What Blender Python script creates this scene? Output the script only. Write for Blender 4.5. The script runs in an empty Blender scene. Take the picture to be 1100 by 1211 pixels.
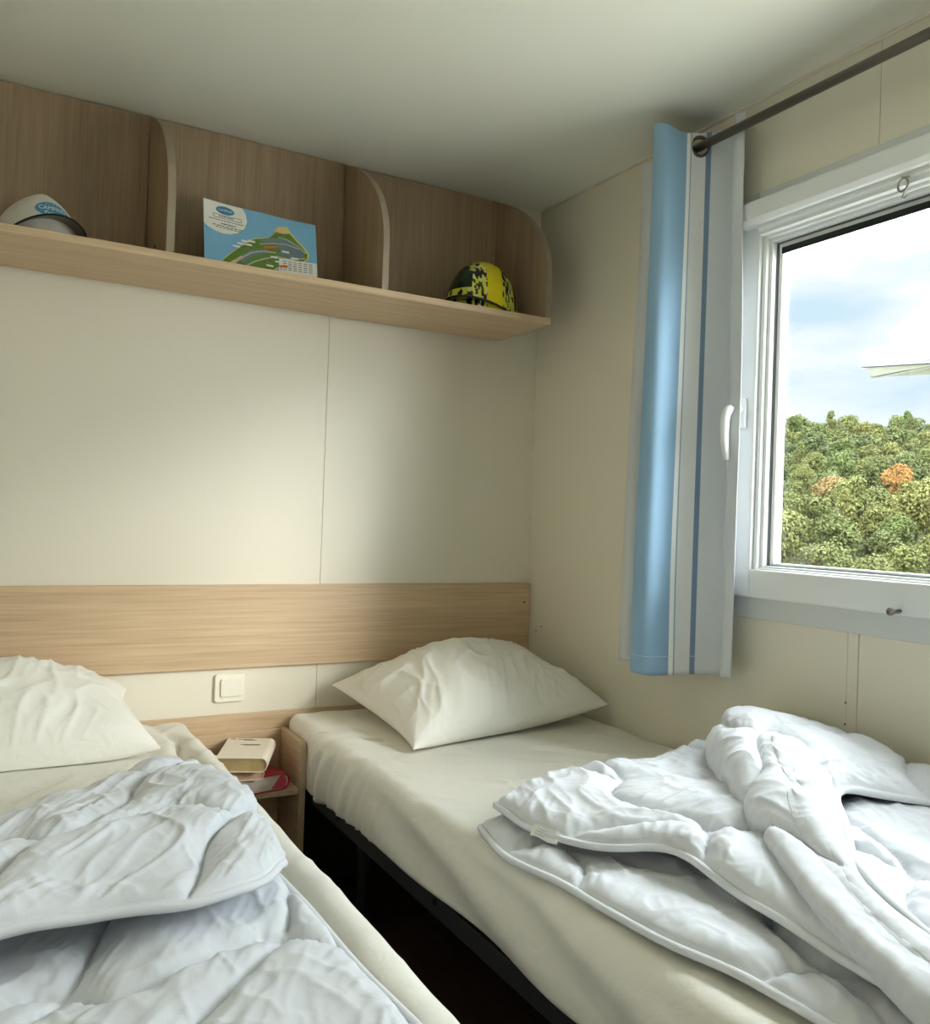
import bpy, bmesh, math, random
import numpy as np
from mathutils import Vector, Matrix

random.seed(7)
rng = np.random.default_rng(7)
SC = bpy.context.scene
COL = SC.collection

# ------------------------------------------------------------------ camera
CAM = np.array([-1.59, -2.40, 1.06])
FOC = 1022.0
_vx = np.array([2380 - 550.0, 679 - 605.5, FOC]); _vx /= np.linalg.norm(_vx)
_vy = np.array([-20 - 550.0, 594 - 605.5, FOC]); _vy -= _vx * (_vy @ _vx); _vy /= np.linalg.norm(_vy)
_vz = np.cross(_vx, _vy)
ROT = np.stack([_vx, _vy, _vz])
cam_d = bpy.data.cameras.new('camera')
cam = bpy.data.objects.new('camera', cam_d); COL.objects.link(cam)
_r, _u, _b = ROT @ np.array([1, 0, 0.]), ROT @ np.array([0, -1., 0]), ROT @ np.array([0, 0, -1.])
cam.matrix_world = Matrix(((_r[0], _u[0], _b[0], CAM[0]), (_r[1], _u[1], _b[1], CAM[1]), (_r[2], _u[2], _b[2], CAM[2]), (0, 0, 0, 1)))
cam_d.sensor_fit = 'HORIZONTAL'; cam_d.sensor_width = 36.0; cam_d.lens = 36.0 * FOC / 1100.0
cam_d.clip_start = 0.05; cam_d.clip_end = 600
SC.camera = cam

# ------------------------------------------------------------------ light
SC.view_settings.view_transform = 'Standard'
SC.view_settings.look = 'None'
SC.view_settings.gamma = 1.0
SC.view_settings.use_curve_mapping = False
SC.view_settings.exposure = 2.9

world = bpy.data.worlds.new('sky'); SC.world = world; world.use_nodes = True
wn, wl = world.node_tree.nodes, world.node_tree.links
wn.clear()
w_out = wn.new('ShaderNodeOutputWorld'); w_bg = wn.new('ShaderNodeBackground')
w_tc = wn.new('ShaderNodeTexCoord'); w_map = wn.new('ShaderNodeMapping')
w_noise = wn.new('ShaderNodeTexNoise'); w_ramp = wn.new('ShaderNodeValToRGB')
w_map.inputs['Location'].default_value = (0.3, 0.55, 0.12)
w_map.inputs['Scale'].default_value = (1.0, 1.0, 3.0)
w_noise.inputs['Scale'].default_value = 2.6; w_noise.inputs['Detail'].default_value = 5.0; w_noise.inputs['Roughness'].default_value = 0.5
w_ramp.color_ramp.elements[0].position = 0.36; w_ramp.color_ramp.elements[0].color = (0.0262, 0.0333, 0.0393, 1)
w_ramp.color_ramp.elements[1].position = 0.60; w_ramp.color_ramp.elements[1].color = (0.90, 0.96, 1.0, 1)
_mid = w_ramp.color_ramp.elements.new(0.465); _mid.color = (0.0385, 0.0405, 0.0415, 1)
w_bg.inputs['Strength'].default_value = 3.8
wl.new(w_tc.outputs['Generated'], w_map.inputs['Vector']); wl.new(w_map.outputs['Vector'], w_noise.inputs['Vector'])
wl.new(w_noise.outputs['Fac'], w_ramp.inputs['Fac']); wl.new(w_ramp.outputs['Color'], w_bg.inputs['Color'])
wl.new(w_bg.outputs['Background'], w_out.inputs['Surface'])
world.cycles.sampling_method = 'AUTOMATIC'

sun_d = bpy.data.lights.new('hazy_sun', 'SUN')
sun_d.energy = 0.42; sun_d.angle = math.radians(19); sun_d.color = (1.0, 0.96, 0.90)
sun = bpy.data.objects.new('hazy_sun', sun_d); COL.objects.link(sun)
_sd = Vector((-0.53, 0.85, -math.tan(math.radians(18)))).normalized()
sun.rotation_euler = _sd.to_track_quat('-Z', 'Y').to_euler()
sun.location = (6, -8, 5)

por_d = bpy.data.lights.new('window_portal', 'AREA'); por_d.shape = 'RECTANGLE'; por_d.size = 1.5; por_d.size_y = 0.82
por = bpy.data.objects.new('window_portal', por_d); COL.objects.link(por)
por.location = (0.07, -1.69, 1.35); por.rotation_euler = (math.radians(90), 0, math.radians(90))
por_d.cycles.is_portal = True

SC.cycles.max_bounces = 10; SC.cycles.diffuse_bounces = 6; SC.cycles.transparent_max_bounces = 8
SC.cycles.caustics_reflective = False; SC.cycles.caustics_refractive = False

# ------------------------------------------------------------------ material helpers
def srgb(r, g, b):
    return tuple(((c / 255.0) / 12.92 if c / 255.0 <= 0.04045 else ((c / 255.0 + 0.055) / 1.055) ** 2.4) for c in (r, g, b)) + (1.0,)

def new_mat(name):
    m = bpy.data.materials.new(name); m.use_nodes = True
    n = m.node_tree.nodes; l = m.node_tree.links
    return m, n, l, n['Principled BSDF']

def plain(name, col, rough=0.5, metal=0.0, bump=0.0, bscale=60.0, var=0.0, vscale=4.0, spec=0.5):
    m, n, l, b = new_mat(name)
    b.inputs['Base Color'].default_value = col; b.inputs['Roughness'].default_value = rough; b.inputs['Metallic'].default_value = metal
    b.inputs['Specular IOR Level'].default_value = spec
    tc = n.new('ShaderNodeTexCoord')
    if var:
        nz = n.new('ShaderNodeTexNoise'); nz.inputs['Scale'].default_value = vscale; nz.inputs['Detail'].default_value = 4
        mr = n.new('ShaderNodeMapRange'); mr.inputs['To Min'].default_value = 1 - var; mr.inputs['To Max'].default_value = 1 + var
        mx = n.new('ShaderNodeVectorMath'); mx.operation = 'SCALE'; mx.inputs[0].default_value = col[:3]
        l.new(tc.outputs['Object'], nz.inputs['Vector']); l.new(nz.outputs['Fac'], mr.inputs['Value'])
        l.new(mr.outputs['Result'], mx.inputs['Scale']); l.new(mx.outputs['Vector'], b.inputs['Base Color'])
    if bump:
        nb = n.new('ShaderNodeTexNoise'); nb.inputs['Scale'].default_value = bscale; nb.inputs['Detail'].default_value = 3
        bp = n.new('ShaderNodeBump'); bp.inputs['Strength'].default_value = bump; bp.inputs['Distance'].default_value = 0.002
        l.new(tc.outputs['Object'], nb.inputs['Vector']); l.new(nb.outputs['Fac'], bp.inputs['Height']); l.new(bp.outputs['Normal'], b.inputs['Normal'])
    return m

def wood(name, grain, dark, light, rough=0.45):
    """laminate with fine streaks that run along axis `grain`"""
    m, n, l, b = new_mat(name)
    tc = n.new('ShaderNodeTexCoord'); mp = n.new('ShaderNodeMapping')
    sc = [190.0, 190.0, 190.0]; sc[grain] = 5.0
    mp.inputs['Scale'].default_value = sc
    n1 = n.new('ShaderNodeTexNoise'); n1.inputs['Scale'].default_value = 1.0; n1.inputs['Detail'].default_value = 3.0
    mp2 = n.new('ShaderNodeMapping'); sc2 = [34.0, 34.0, 34.0]; sc2[grain] = 1.6
    mp2.inputs['Scale'].default_value = sc2
    n2 = n.new('ShaderNodeTexNoise'); n2.inputs['Scale'].default_value = 1.0; n2.inputs['Detail'].default_value = 2.0
    mix = n.new('ShaderNodeMath'); mix.operation = 'MULTIPLY_ADD'; mix.inputs[1].default_value = 0.55
    add = n.new('ShaderNodeMath'); add.operation = 'MULTIPLY'; add.inputs[1].default_value = 0.45
    rp = n.new('ShaderNodeValToRGB')
    rp.color_ramp.elements[0].position = 0.32; rp.color_ramp.elements[0].color = dark
    rp.color_ramp.elements[1].position = 0.66; rp.color_ramp.elements[1].color = light
    l.new(tc.outputs['Object'], mp.inputs['Vector']); l.new(mp.outputs['Vector'], n1.inputs['Vector'])
    l.new(tc.outputs['Object'], mp2.inputs['Vector']); l.new(mp2.outputs['Vector'], n2.inputs['Vector'])
    l.new(n2.outputs['Fac'], add.inputs[0]); l.new(n1.outputs['Fac'], mix.inputs[0]); l.new(add.outputs[0], mix.inputs[2])
    l.new(mix.outputs[0], rp.inputs['Fac']); l.new(rp.outputs['Color'], b.inputs['Base Color'])
    b.inputs['Roughness'].default_value = rough
    bp = n.new('ShaderNodeBump'); bp.inputs['Strength'].default_value = 0.08; bp.inputs['Distance'].default_value = 0.001
    l.new(n1.outputs['Fac'], bp.inputs['Height']); l.new(bp.outputs['Normal'], b.inputs['Normal'])
    return m

def cloth(name, col, rough=0.85, weave=900.0, sheen=0.15, crease=0.0):
    m, n, l, b = new_mat(name)
    b.inputs['Base Color'].default_value = col; b.inputs['Roughness'].default_value = rough
    b.inputs['Sheen Weight'].default_value = sheen; b.inputs['Specular IOR Level'].default_value = 0.25
    tc = n.new('ShaderNodeTexCoord')
    nb = n.new('ShaderNodeTexNoise'); nb.inputs['Scale'].default_value = weave; nb.inputs['Detail'].default_value = 1
    bp = n.new('ShaderNodeBump'); bp.inputs['Strength'].default_value = 0.06; bp.inputs['Distance'].default_value = 0.0008
    l.new(tc.outputs['Object'], nb.inputs['Vector']); l.new(nb.outputs['Fac'], bp.inputs['Height'])
    if crease:
        n2 = n.new('ShaderNodeTexNoise'); n2.inputs['Scale'].default_value = 26.0; n2.inputs['Detail'].default_value = 4; n2.inputs['Distortion'].default_value = 0.9
        b2 = n.new('ShaderNodeBump'); b2.inputs['Strength'].default_value = crease; b2.inputs['Distance'].default_value = 0.006
        l.new(tc.outputs['Object'], n2.inputs['Vector']); l.new(n2.outputs['Fac'], b2.inputs['Height'])
        l.new(bp.outputs['Normal'], b2.inputs['Normal']); l.new(b2.outputs['Normal'], b.inputs['Normal'])
    else:
        l.new(bp.outputs['Normal'], b.inputs['Normal'])
    return m

M = {}
M['wall'] = plain('cream_wall_panel', srgb(225, 219, 203), 0.55, bump=0.03, bscale=300)
M['joint'] = plain('wall_joint', srgb(196, 188, 166), 0.7)
M['ceiling'] = plain('ceiling_panel', srgb(234, 235, 226), 0.40, bump=0.03, bscale=200)
M['floor'] = wood('dark_floor', 1, srgb(48, 34, 26), srgb(80, 58, 44), 0.5)
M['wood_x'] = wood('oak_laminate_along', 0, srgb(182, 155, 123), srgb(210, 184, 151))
M['wood_z'] = wood('oak_laminate_upright', 2, srgb(142, 120, 96), srgb(170, 147, 120))  # upright oak toned down: shade on the dividers put into the colour
M['wood_edge'] = plain('oak_edge_band', srgb(152, 137, 118), 0.5, var=0.06, vscale=30)
M['wood_ns'] = wood('oak_laminate_nightstand', 1, srgb(178, 152, 124), srgb(206, 184, 154))
M['pvc'] = plain('white_window_plastic', srgb(226, 229, 230), 0.28)
M['pvc_grey'] = plain('pale_grey_window_plastic', srgb(206, 209, 208), 0.35)
M['gasket'] = plain('dark_gasket', srgb(112, 117, 117), 0.7)
M['brush'] = plain('dark_brush_seal', srgb(34, 38, 38), 0.95, bump=0.8, bscale=400)
M['steel'] = plain('brushed_steel', srgb(150, 145, 136), 0.38, 0.85)
M['rod'] = plain('brushed_rod', srgb(120, 112, 102), 0.42, 0.7)
M['dark_steel'] = plain('dark_eyelet_steel', srgb(110, 104, 98), 0.35, 0.9)
M['black_metal'] = plain('black_bed_metal', srgb(44, 46, 48), 0.45)
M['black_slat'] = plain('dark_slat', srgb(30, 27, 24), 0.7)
M['hole'] = plain('dark_hole', srgb(18, 16, 15), 0.8)
M['sheet'] = cloth('cream_sheet', srgb(228, 225, 215), 0.7, crease=0.40)
M['core'] = cloth('mattress_ticking', srgb(215, 208, 190), 0.9)
M['pillow'] = cloth('pillow_case', srgb(236, 234, 226), 0.65, crease=0.34)
M['duvet'] = cloth('white_duvet', srgb(214, 217, 223), 0.7, crease=0.22)
M['piping'] = cloth('duvet_piping', srgb(216, 219, 224), 0.75)
M['tag'] = cloth('care_label', srgb(235, 235, 232), 0.6)
M['tag_ink'] = plain('grey_label_print', srgb(150, 152, 156), 0.7)
M['ink'] = plain('dark_ink', srgb(60, 62, 66), 0.7)
M['switch'] = plain('switch_plastic', srgb(236, 232, 218), 0.3)
M['red_cover'] = plain('red_book_cover', srgb(170, 20, 48), 0.35)
M['cream_cover'] = plain('cream_book_cover', srgb(232, 222, 206), 0.6, var=0.05, vscale=40)
M['tan_pages'] = plain('tan_page_block', srgb(196, 160, 128), 0.8, bump=0.4, bscale=500)
M['old_pages'] = plain('aged_page_block', srgb(176, 152, 104), 0.85, bump=0.5, bscale=500, var=0.25, vscale=40)
M['pale_pages'] = plain('pale_page_block', srgb(214, 200, 186), 0.85, bump=0.4, bscale=500)
M['pink_stain'] = plain('pink_page_dye', srgb(198, 70, 104), 0.8)
M['paper'] = plain('white_paper', srgb(232, 231, 226), 0.6)
M['lake'] = plain('printed_lake_blue', srgb(122, 178, 216), 0.5, var=0.08, vscale=18)
M['isle'] = plain('printed_woods_green', srgb(96, 128, 48), 0.55, var=0.4, vscale=120)
M['isle_rim'] = plain('printed_shore_yellow', srgb(206, 206, 110), 0.55)
M['road'] = plain('printed_road_grey', srgb(176, 178, 172), 0.55)
M['pitch'] = plain('printed_pitch_grey', srgb(108, 128, 134), 0.55, var=0.3, vscale=150)
M['sand'] = plain('printed_sand', srgb(216, 190, 138), 0.55)
M['orange_print'] = plain('printed_orange', srgb(214, 110, 50), 0.55)
M['logo'] = plain('logo_blue', srgb(58, 134, 176), 0.5)
M['cap_white'] = cloth('cap_white_cotton', srgb(216, 214, 206), 0.8)
M['cap_black'] = cloth('black_binding', srgb(18, 18, 20), 0.7)
M['cap_under'] = cloth('grey_brim_underside', srgb(92, 84, 76), 0.8)
M['helm_dark'] = plain('dark_peak_plastic', srgb(34, 28, 36), 0.25)
M['helm_green'] = plain('dark_green_shell', srgb(14, 44, 24), 0.25)

def helmet_mat():
    m, n, l, b = new_mat('yellow_black_camo_shell')
    tc = n.new('ShaderNodeTexCoord'); mp = n.new('ShaderNodeMapping')
    mp.inputs['Rotation'].default_value = (0, 0, math.radians(35)); mp.inputs['Scale'].default_value = (150, 60, 60)
    vo = n.new('ShaderNodeTexVoronoi'); vo.distance = 'CHEBYCHEV'; vo.inputs['Scale'].default_value = 1.0
    rp = n.new('ShaderNodeValToRGB'); rp.color_ramp.interpolation = 'CONSTANT'
    e = rp.color_ramp.elements; e[0].position = 0; e[0].color = srgb(16, 26, 16)
    e[1].position = 0.30; e[1].color = srgb(206, 204, 50)
    x = e.new(0.62); x.color = srgb(28, 52, 24)
    x = e.new(0.74); x.color = srgb(206, 208, 120)
    sp = n.new('ShaderNodeSeparateColor')
    l.new(tc.outputs['Object'], mp.inputs['Vector']); l.new(mp.outputs['Vector'], vo.inputs['Vector'])
    l.new(vo.outputs['Color'], sp.inputs['Color']); l.new(sp.outputs['Red'], rp.inputs['Fac']); l.new(rp.outputs['Color'], b.inputs['Base Color'])
    b.inputs['Roughness'].default_value = 0.25
    return m
M['helm_camo'] = helmet_mat()
M['helm_yellow'] = plain('yellow_shell', srgb(222, 204, 24), 0.22)

def glass_mat():
    m, n, l, b = new_mat('window_glass')
    n.remove(b)
    tr = n.new('ShaderNodeBsdfTransparent'); gl = n.new('ShaderNodeBsdfGlossy'); gl.inputs['Roughness'].default_value = 0.01
    lw = n.new('ShaderNodeLayerWeight'); lw.inputs['Blend'].default_value = 0.5; mx = n.new('ShaderNodeMixShader')
    pw = n.new('ShaderNodeMath'); pw.operation = 'POWER'; pw.inputs[1].default_value = 5.0
    fr = n.new('ShaderNodeMath'); fr.operation = 'MULTIPLY_ADD'; fr.inputs[1].default_value = 0.8; fr.inputs[2].default_value = 0.04
    l.new(lw.outputs['Facing'], pw.inputs[0]); l.new(pw.outputs[0], fr.inputs[0])
    tr.inputs['Color'].default_value = (0.97, 0.985, 0.975, 1)
    l.new(fr.outputs[0], mx.inputs['Fac']); l.new(tr.outputs[0], mx.inputs[1]); l.new(gl.outputs[0], mx.inputs[2])
    l.new(mx.outputs[0], n['Material Output'].inputs['Surface'])
    return m
M['glass'] = glass_mat()

def curtain_mat():
    m, n, l, b = new_mat('striped_curtain_fabric')
    uv = n.new('ShaderNodeUVMap'); uv.uv_map = 'fabric'
    sp = n.new('ShaderNodeSeparateXYZ'); rp = n.new('ShaderNodeValToRGB'); rp.color_ramp.interpolation = 'CONSTANT'
    e = rp.color_ramp.elements
    stops = [(0.0, srgb(204, 208, 212)), (0.141, srgb(112, 134, 162)), (0.155, srgb(220, 221, 222)),
             (0.192, srgb(150, 172, 192)), (0.199, srgb(236, 238, 238)), (0.209, srgb(136, 171, 200)),
             (0.53, srgb(205, 208, 210))]
    e[0].position = stops[0][0]; e[0].color = stops[0][1]; e[1].position = stops[1][0]; e[1].color = stops[1][1]
    for p, c in stops[2:]:
        k = e.new(p); k.color = c
    l.new(uv.outputs['UV'], sp.inputs[0]); l.new(sp.outputs['X'], rp.inputs['Fac'])
    l.new(rp.outputs['Color'], b.inputs['Base Color'])
    b.inputs['Roughness'].default_value = 0.75; b.inputs['Sheen Weight'].default_value = 0.2
    nb = n.new('ShaderNodeTexNoise'); nb.inputs['Scale'].default_value = 700; bp = n.new('ShaderNodeBump')
    bp.inputs['Strength'].default_value = 0.05; bp.inputs['Distance'].default_value = 0.001
    tc = n.new('ShaderNodeTexCoord'); l.new(tc.outputs['Object'], nb.inputs['Vector'])
    l.new(nb.outputs['Fac'], bp.inputs['Height']); l.new(bp.outputs['Normal'], b.inputs['Normal'])
    return m
M['curtain'] = curtain_mat()

def leaf_mat(name, cols):
    m, n, l, b = new_mat(name)
    oi = n.new('ShaderNodeObjectInfo'); rp = n.new('ShaderNodeValToRGB')
    e = rp.color_ramp.elements
    e[0].position = 0; e[0].color = cols[0]; e[1].position = 1; e[1].color = cols[-1]
    for i, c in enumerate(cols[1:-1]):
        k = e.new((i + 1) / (len(cols) - 1)); k.color = c
    tc = n.new('ShaderNodeTexCoord'); nz = n.new('ShaderNodeTexNoise'); nz.inputs['Scale'].default_value = 0.9; nz.inputs['Detail'].default_value = 4
    mr = n.new('ShaderNodeMapRange'); mr.inputs['To Min'].default_value = 0.6; mr.inputs['To Max'].default_value = 1.45
    sc = n.new('ShaderNodeVectorMath'); sc.operation = 'SCALE'
    l.new(oi.outputs['Random'], rp.inputs['Fac']); l.new(tc.outputs['Object'], nz.inputs['Vector']); l.new(nz.outputs['Fac'], mr.inputs['Value'])
    l.new(rp.outputs['Color'], sc.inputs[0]); l.new(mr.outputs['Result'], sc.inputs['Scale']); l.new(sc.outputs['Vector'], b.inputs['Base Color'])
    b.inputs['Roughness'].default_value = 0.7; b.inputs['Specular IOR Level'].default_value = 0.2
    return m
M['leaf'] = leaf_mat('autumn_green_leaves', [srgb(79, 86, 45), srgb(94, 97, 51), srgb(72, 81, 48), srgb(104, 103, 55), srgb(82, 93, 49), srgb(97, 98, 58)])
M['leaf_orange'] = leaf_mat('orange_leaves', [srgb(138, 102, 58), srgb(136, 98, 52)])
M['leaf_gold'] = leaf_mat('pale_gold_leaves', [srgb(123, 103, 65), srgb(122, 104, 65)])
M['bark'] = plain('bark', srgb(96, 82, 66), 0.9, bump=0.5, bscale=20)
M['hill'] = plain('hillside_grass', srgb(54, 60, 33), 0.95, var=0.3, vscale=0.2)
M['gravel'] = plain('pale_gravel', srgb(206, 202, 190), 0.95, var=0.12, vscale=3)
M['canvas'] = cloth('grey_canopy_canvas', srgb(58, 59, 58), 0.8)
M['canvas_under'] = cloth('khaki_canopy_lining', srgb(76, 79, 62), 0.85)
M['white_metal'] = plain('grey_parasol_metal', srgb(84, 86, 86), 0.4)

# ------------------------------------------------------------------ mesh helpers
def worigin(o):
    v = Vector((0, 0, 0))
    while o is not None:
        v += o.location; o = o.parent
    return v

def mesh_obj(name, verts, faces, mat, parent=None, smooth=False, uv=None):
    verts = np.asarray(verts, float)
    if parent is None:
        org = np.array([(verts[:, 0].min() + verts[:, 0].max()) / 2, (verts[:, 1].min() + verts[:, 1].max()) / 2, verts[:, 2].min()])
    else:
        org = np.array(worigin(parent))
    me = bpy.data.meshes.new(name)
    me.from_pydata((verts - org).tolist(), [], faces if isinstance(faces, list) else faces.tolist())
    if uv is not None:
        lay = me.uv_layers.new(name='fabric')
        vi = np.zeros(len(me.loops), int); me.loops.foreach_get('vertex_index', vi)
        lay.data.foreach_set('uv', np.asarray(uv, float)[vi].ravel())
    me.validate(); me.update()
    bmx = bmesh.new(); bmx.from_mesh(me); bmesh.ops.recalc_face_normals(bmx, faces=bmx.faces); bmx.to_mesh(me); bmx.free()
    if smooth:
        me.polygons.foreach_set('use_smooth', [True] * len(me.polygons))
    me.materials.append(M[mat] if isinstance(mat, str) else mat)
    o = bpy.data.objects.new(name, me); COL.objects.link(o)
    if parent is None:
        o.location = org
    else:
        o.parent = parent
    return o

def from_bm(bm):
    bm.verts.ensure_lookup_table(); bm.verts.index_update()
    v = [tuple(x.co) for x in bm.verts]; f = [[y.index for y in x.verts] for x in bm.faces]
    bm.free(); return v, f

def box_geo(x0, x1, y0, y1, z0, z1, bev=0.0, seg=2):
    bm = bmesh.new(); bmesh.ops.create_cube(bm, size=1.0)
    for v in bm.verts:
        v.co = Vector((x0 + (v.co.x + .5) * (x1 - x0), y0 + (v.co.y + .5) * (y1 - y0), z0 + (v.co.z + .5) * (z1 - z0)))
    if bev:
        bmesh.ops.bevel(bm, geom=list(bm.edges), offset=bev, segments=seg, profile=0.5, affect='EDGES')
    return from_bm(bm)

def box(name, x0, x1, y0, y1, z0, z1, mat, parent=None, bev=0.0, seg=2):
    v, f = box_geo(min(x0, x1), max(x0, x1), min(y0, y1), max(y0, y1), min(z0, z1), max(z0, z1), bev, seg)
    return mesh_obj(name, v, f, mat, parent)

def prism_geo(poly, axis, a, b, bev=0.0):
    """poly in the two other axes (cyclic order), extruded along axis from a to b"""
    bm = bmesh.new()
    def mk(p, t):
        c = [p[0], p[1]]; c.insert(axis, t); return bm.verts.new(c)
    A = [mk(p, a) for p in poly]; B = [mk(p, b) for p in poly]
    bm.faces.new(A); bm.faces.new(B[::-1]); n = len(poly)
    for i in range(n):
        bm.faces.new([A[i], A[(i + 1) % n], B[(i + 1) % n], B[i]])
    bmesh.ops.recalc_face_normals(bm, faces=bm.faces)
    if bev:
        bmesh.ops.bevel(bm, geom=list(bm.edges), offset=bev, segments=2, profile=0.5, affect='EDGES')
    return from_bm(bm)

def prism(name, poly, axis, a, b, mat, parent=None, bev=0.0):
    v, f = prism_geo(poly, axis, a, b, bev); return mesh_obj(name, v, f, mat, parent)

def merge(*geos):
    V, F = [], []
    for v, f in geos:
        k = len(V); V += [tuple(p) for p in v]; F += [[i + k for i in q] for q in f]
    return V, F

def tube_geo(path, r, n=8, closed=False):
    P = np.asarray(path, float); N = len(P)
    T = np.gradient(P, axis=0)
    if closed:
        T = np.roll(P, -1, 0) - np.roll(P, 1, 0)
    T /= np.linalg.norm(T, axis=1)[:, None] + 1e-12
    up = np.array([0, 0, 1.0]) if abs(T[0][2]) < 0.9 else np.array([1.0, 0, 0])
    V = []; rr = np.broadcast_to(np.asarray(r, float), (N,))
    for i in range(N):
        s = np.cross(T[i], up); s /= np.linalg.norm(s) + 1e-12; q = np.cross(s, T[i]); up = q
        for k in range(n):
            a = 2 * math.pi * k / n
            V.append(P[i] + rr[i] * (math.cos(a) * s + math.sin(a) * q))
    F = []
    for i in range(N if closed else N - 1):
        j = (i + 1) % N
        for k in range(n):
            F.append([i * n + k, i * n + (k + 1) % n, j * n + (k + 1) % n, j * n + k])
    if not closed:
        F.append(list(range(n))[::-1]); F.append([(N - 1) * n + k for k in range(n)])
    return V, F

def tube(name, path, r, mat, parent=None, n=8, closed=False):
    v, f = tube_geo(path, r, n, closed); return mesh_obj(name, v, f, mat, parent, smooth=True)

def empty(name, loc):
    o = bpy.data.objects.new(name, None); COL.objects.link(o); o.location = loc; o.empty_display_size = 0.05; return o

def tag(o, label, cat, group=None):
    o['label'] = label; o['category'] = cat
    if group: o['group'] = group
    return o

def struct(o):
    o['kind'] = 'structure'; return o

def grid_faces(n, m, off=0, flip=False):
    i, j = np.meshgrid(np.arange(n - 1), np.arange(m - 1), indexing='ij')
    a = (i * m + j).ravel() + off
    f = np.stack([a, a + 1, a + m + 1, a + m], 1)
    return f[:, ::-1] if flip else f

# value noise on numpy arrays
def vnoise(x, y, seed=0):
    xi = np.floor(x).astype(int); yi = np.floor(y).astype(int); fx = x - xi; fy = y - yi
    fx = fx * fx * (3 - 2 * fx); fy = fy * fy * (3 - 2 * fy)
    def h(a, b):
        k = (a * 374761393 + b * 668265263 + seed * 974711) & 0xffffffff
        k = ((k ^ (k >> 13)) * 1274126177) & 0xffffffff
        return ((k ^ (k >> 16)) & 0xffff) / 32767.5 - 1.0
    return (h(xi, yi) * (1 - fx) + h(xi + 1, yi) * fx) * (1 - fy) + (h(xi, yi + 1) * (1 - fx) + h(xi + 1, yi + 1) * fx) * fy

def fbm(x, y, seed=0, oct=3):
    s = 0; a = 1.0
    for k in range(oct):
        s = s + a * vnoise(x * 2 ** k, y * 2 ** k, seed + k * 17); a *= 0.5
    return s

def sstep(a, b, x):
    t = np.clip((x - a) / (b - a), 0, 1); return t * t * (3 - 2 * t)

def curve(ts, pts, t):
    """smooth interpolation of control points (Catmull style through cubic Hermite)"""
    ts = np.asarray(ts, float); P = np.asarray(pts, float); t = np.asarray(t, float)
    m = np.gradient(P, ts, axis=0)
    k = np.clip(np.searchsorted(ts, t, side='right') - 1, 0, len(ts) - 2)
    h = (ts[k + 1] - ts[k]); u = (t - ts[k]) / h
    u = u.reshape(u.shape + (1,) * (P.ndim - 1)); h = h.reshape(h.shape + (1,) * (P.ndim - 1))
    return ((2 * u**3 - 3 * u**2 + 1) * P[k] + (u**3 - 2 * u**2 + u) * h * m[k] + (-2 * u**3 + 3 * u**2) * P[k + 1] + (u**3 - u**2) * h * m[k + 1])

# ------------------------------------------------------------------ small cloth solver (inflated, stitched fabric)
def normals(P):
    du = np.gradient(P, axis=0); dv = np.gradient(P, axis=1)
    n = np.cross(du, dv); return n / (np.linalg.norm(n, axis=2, keepdims=True) + 1e-12)

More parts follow.
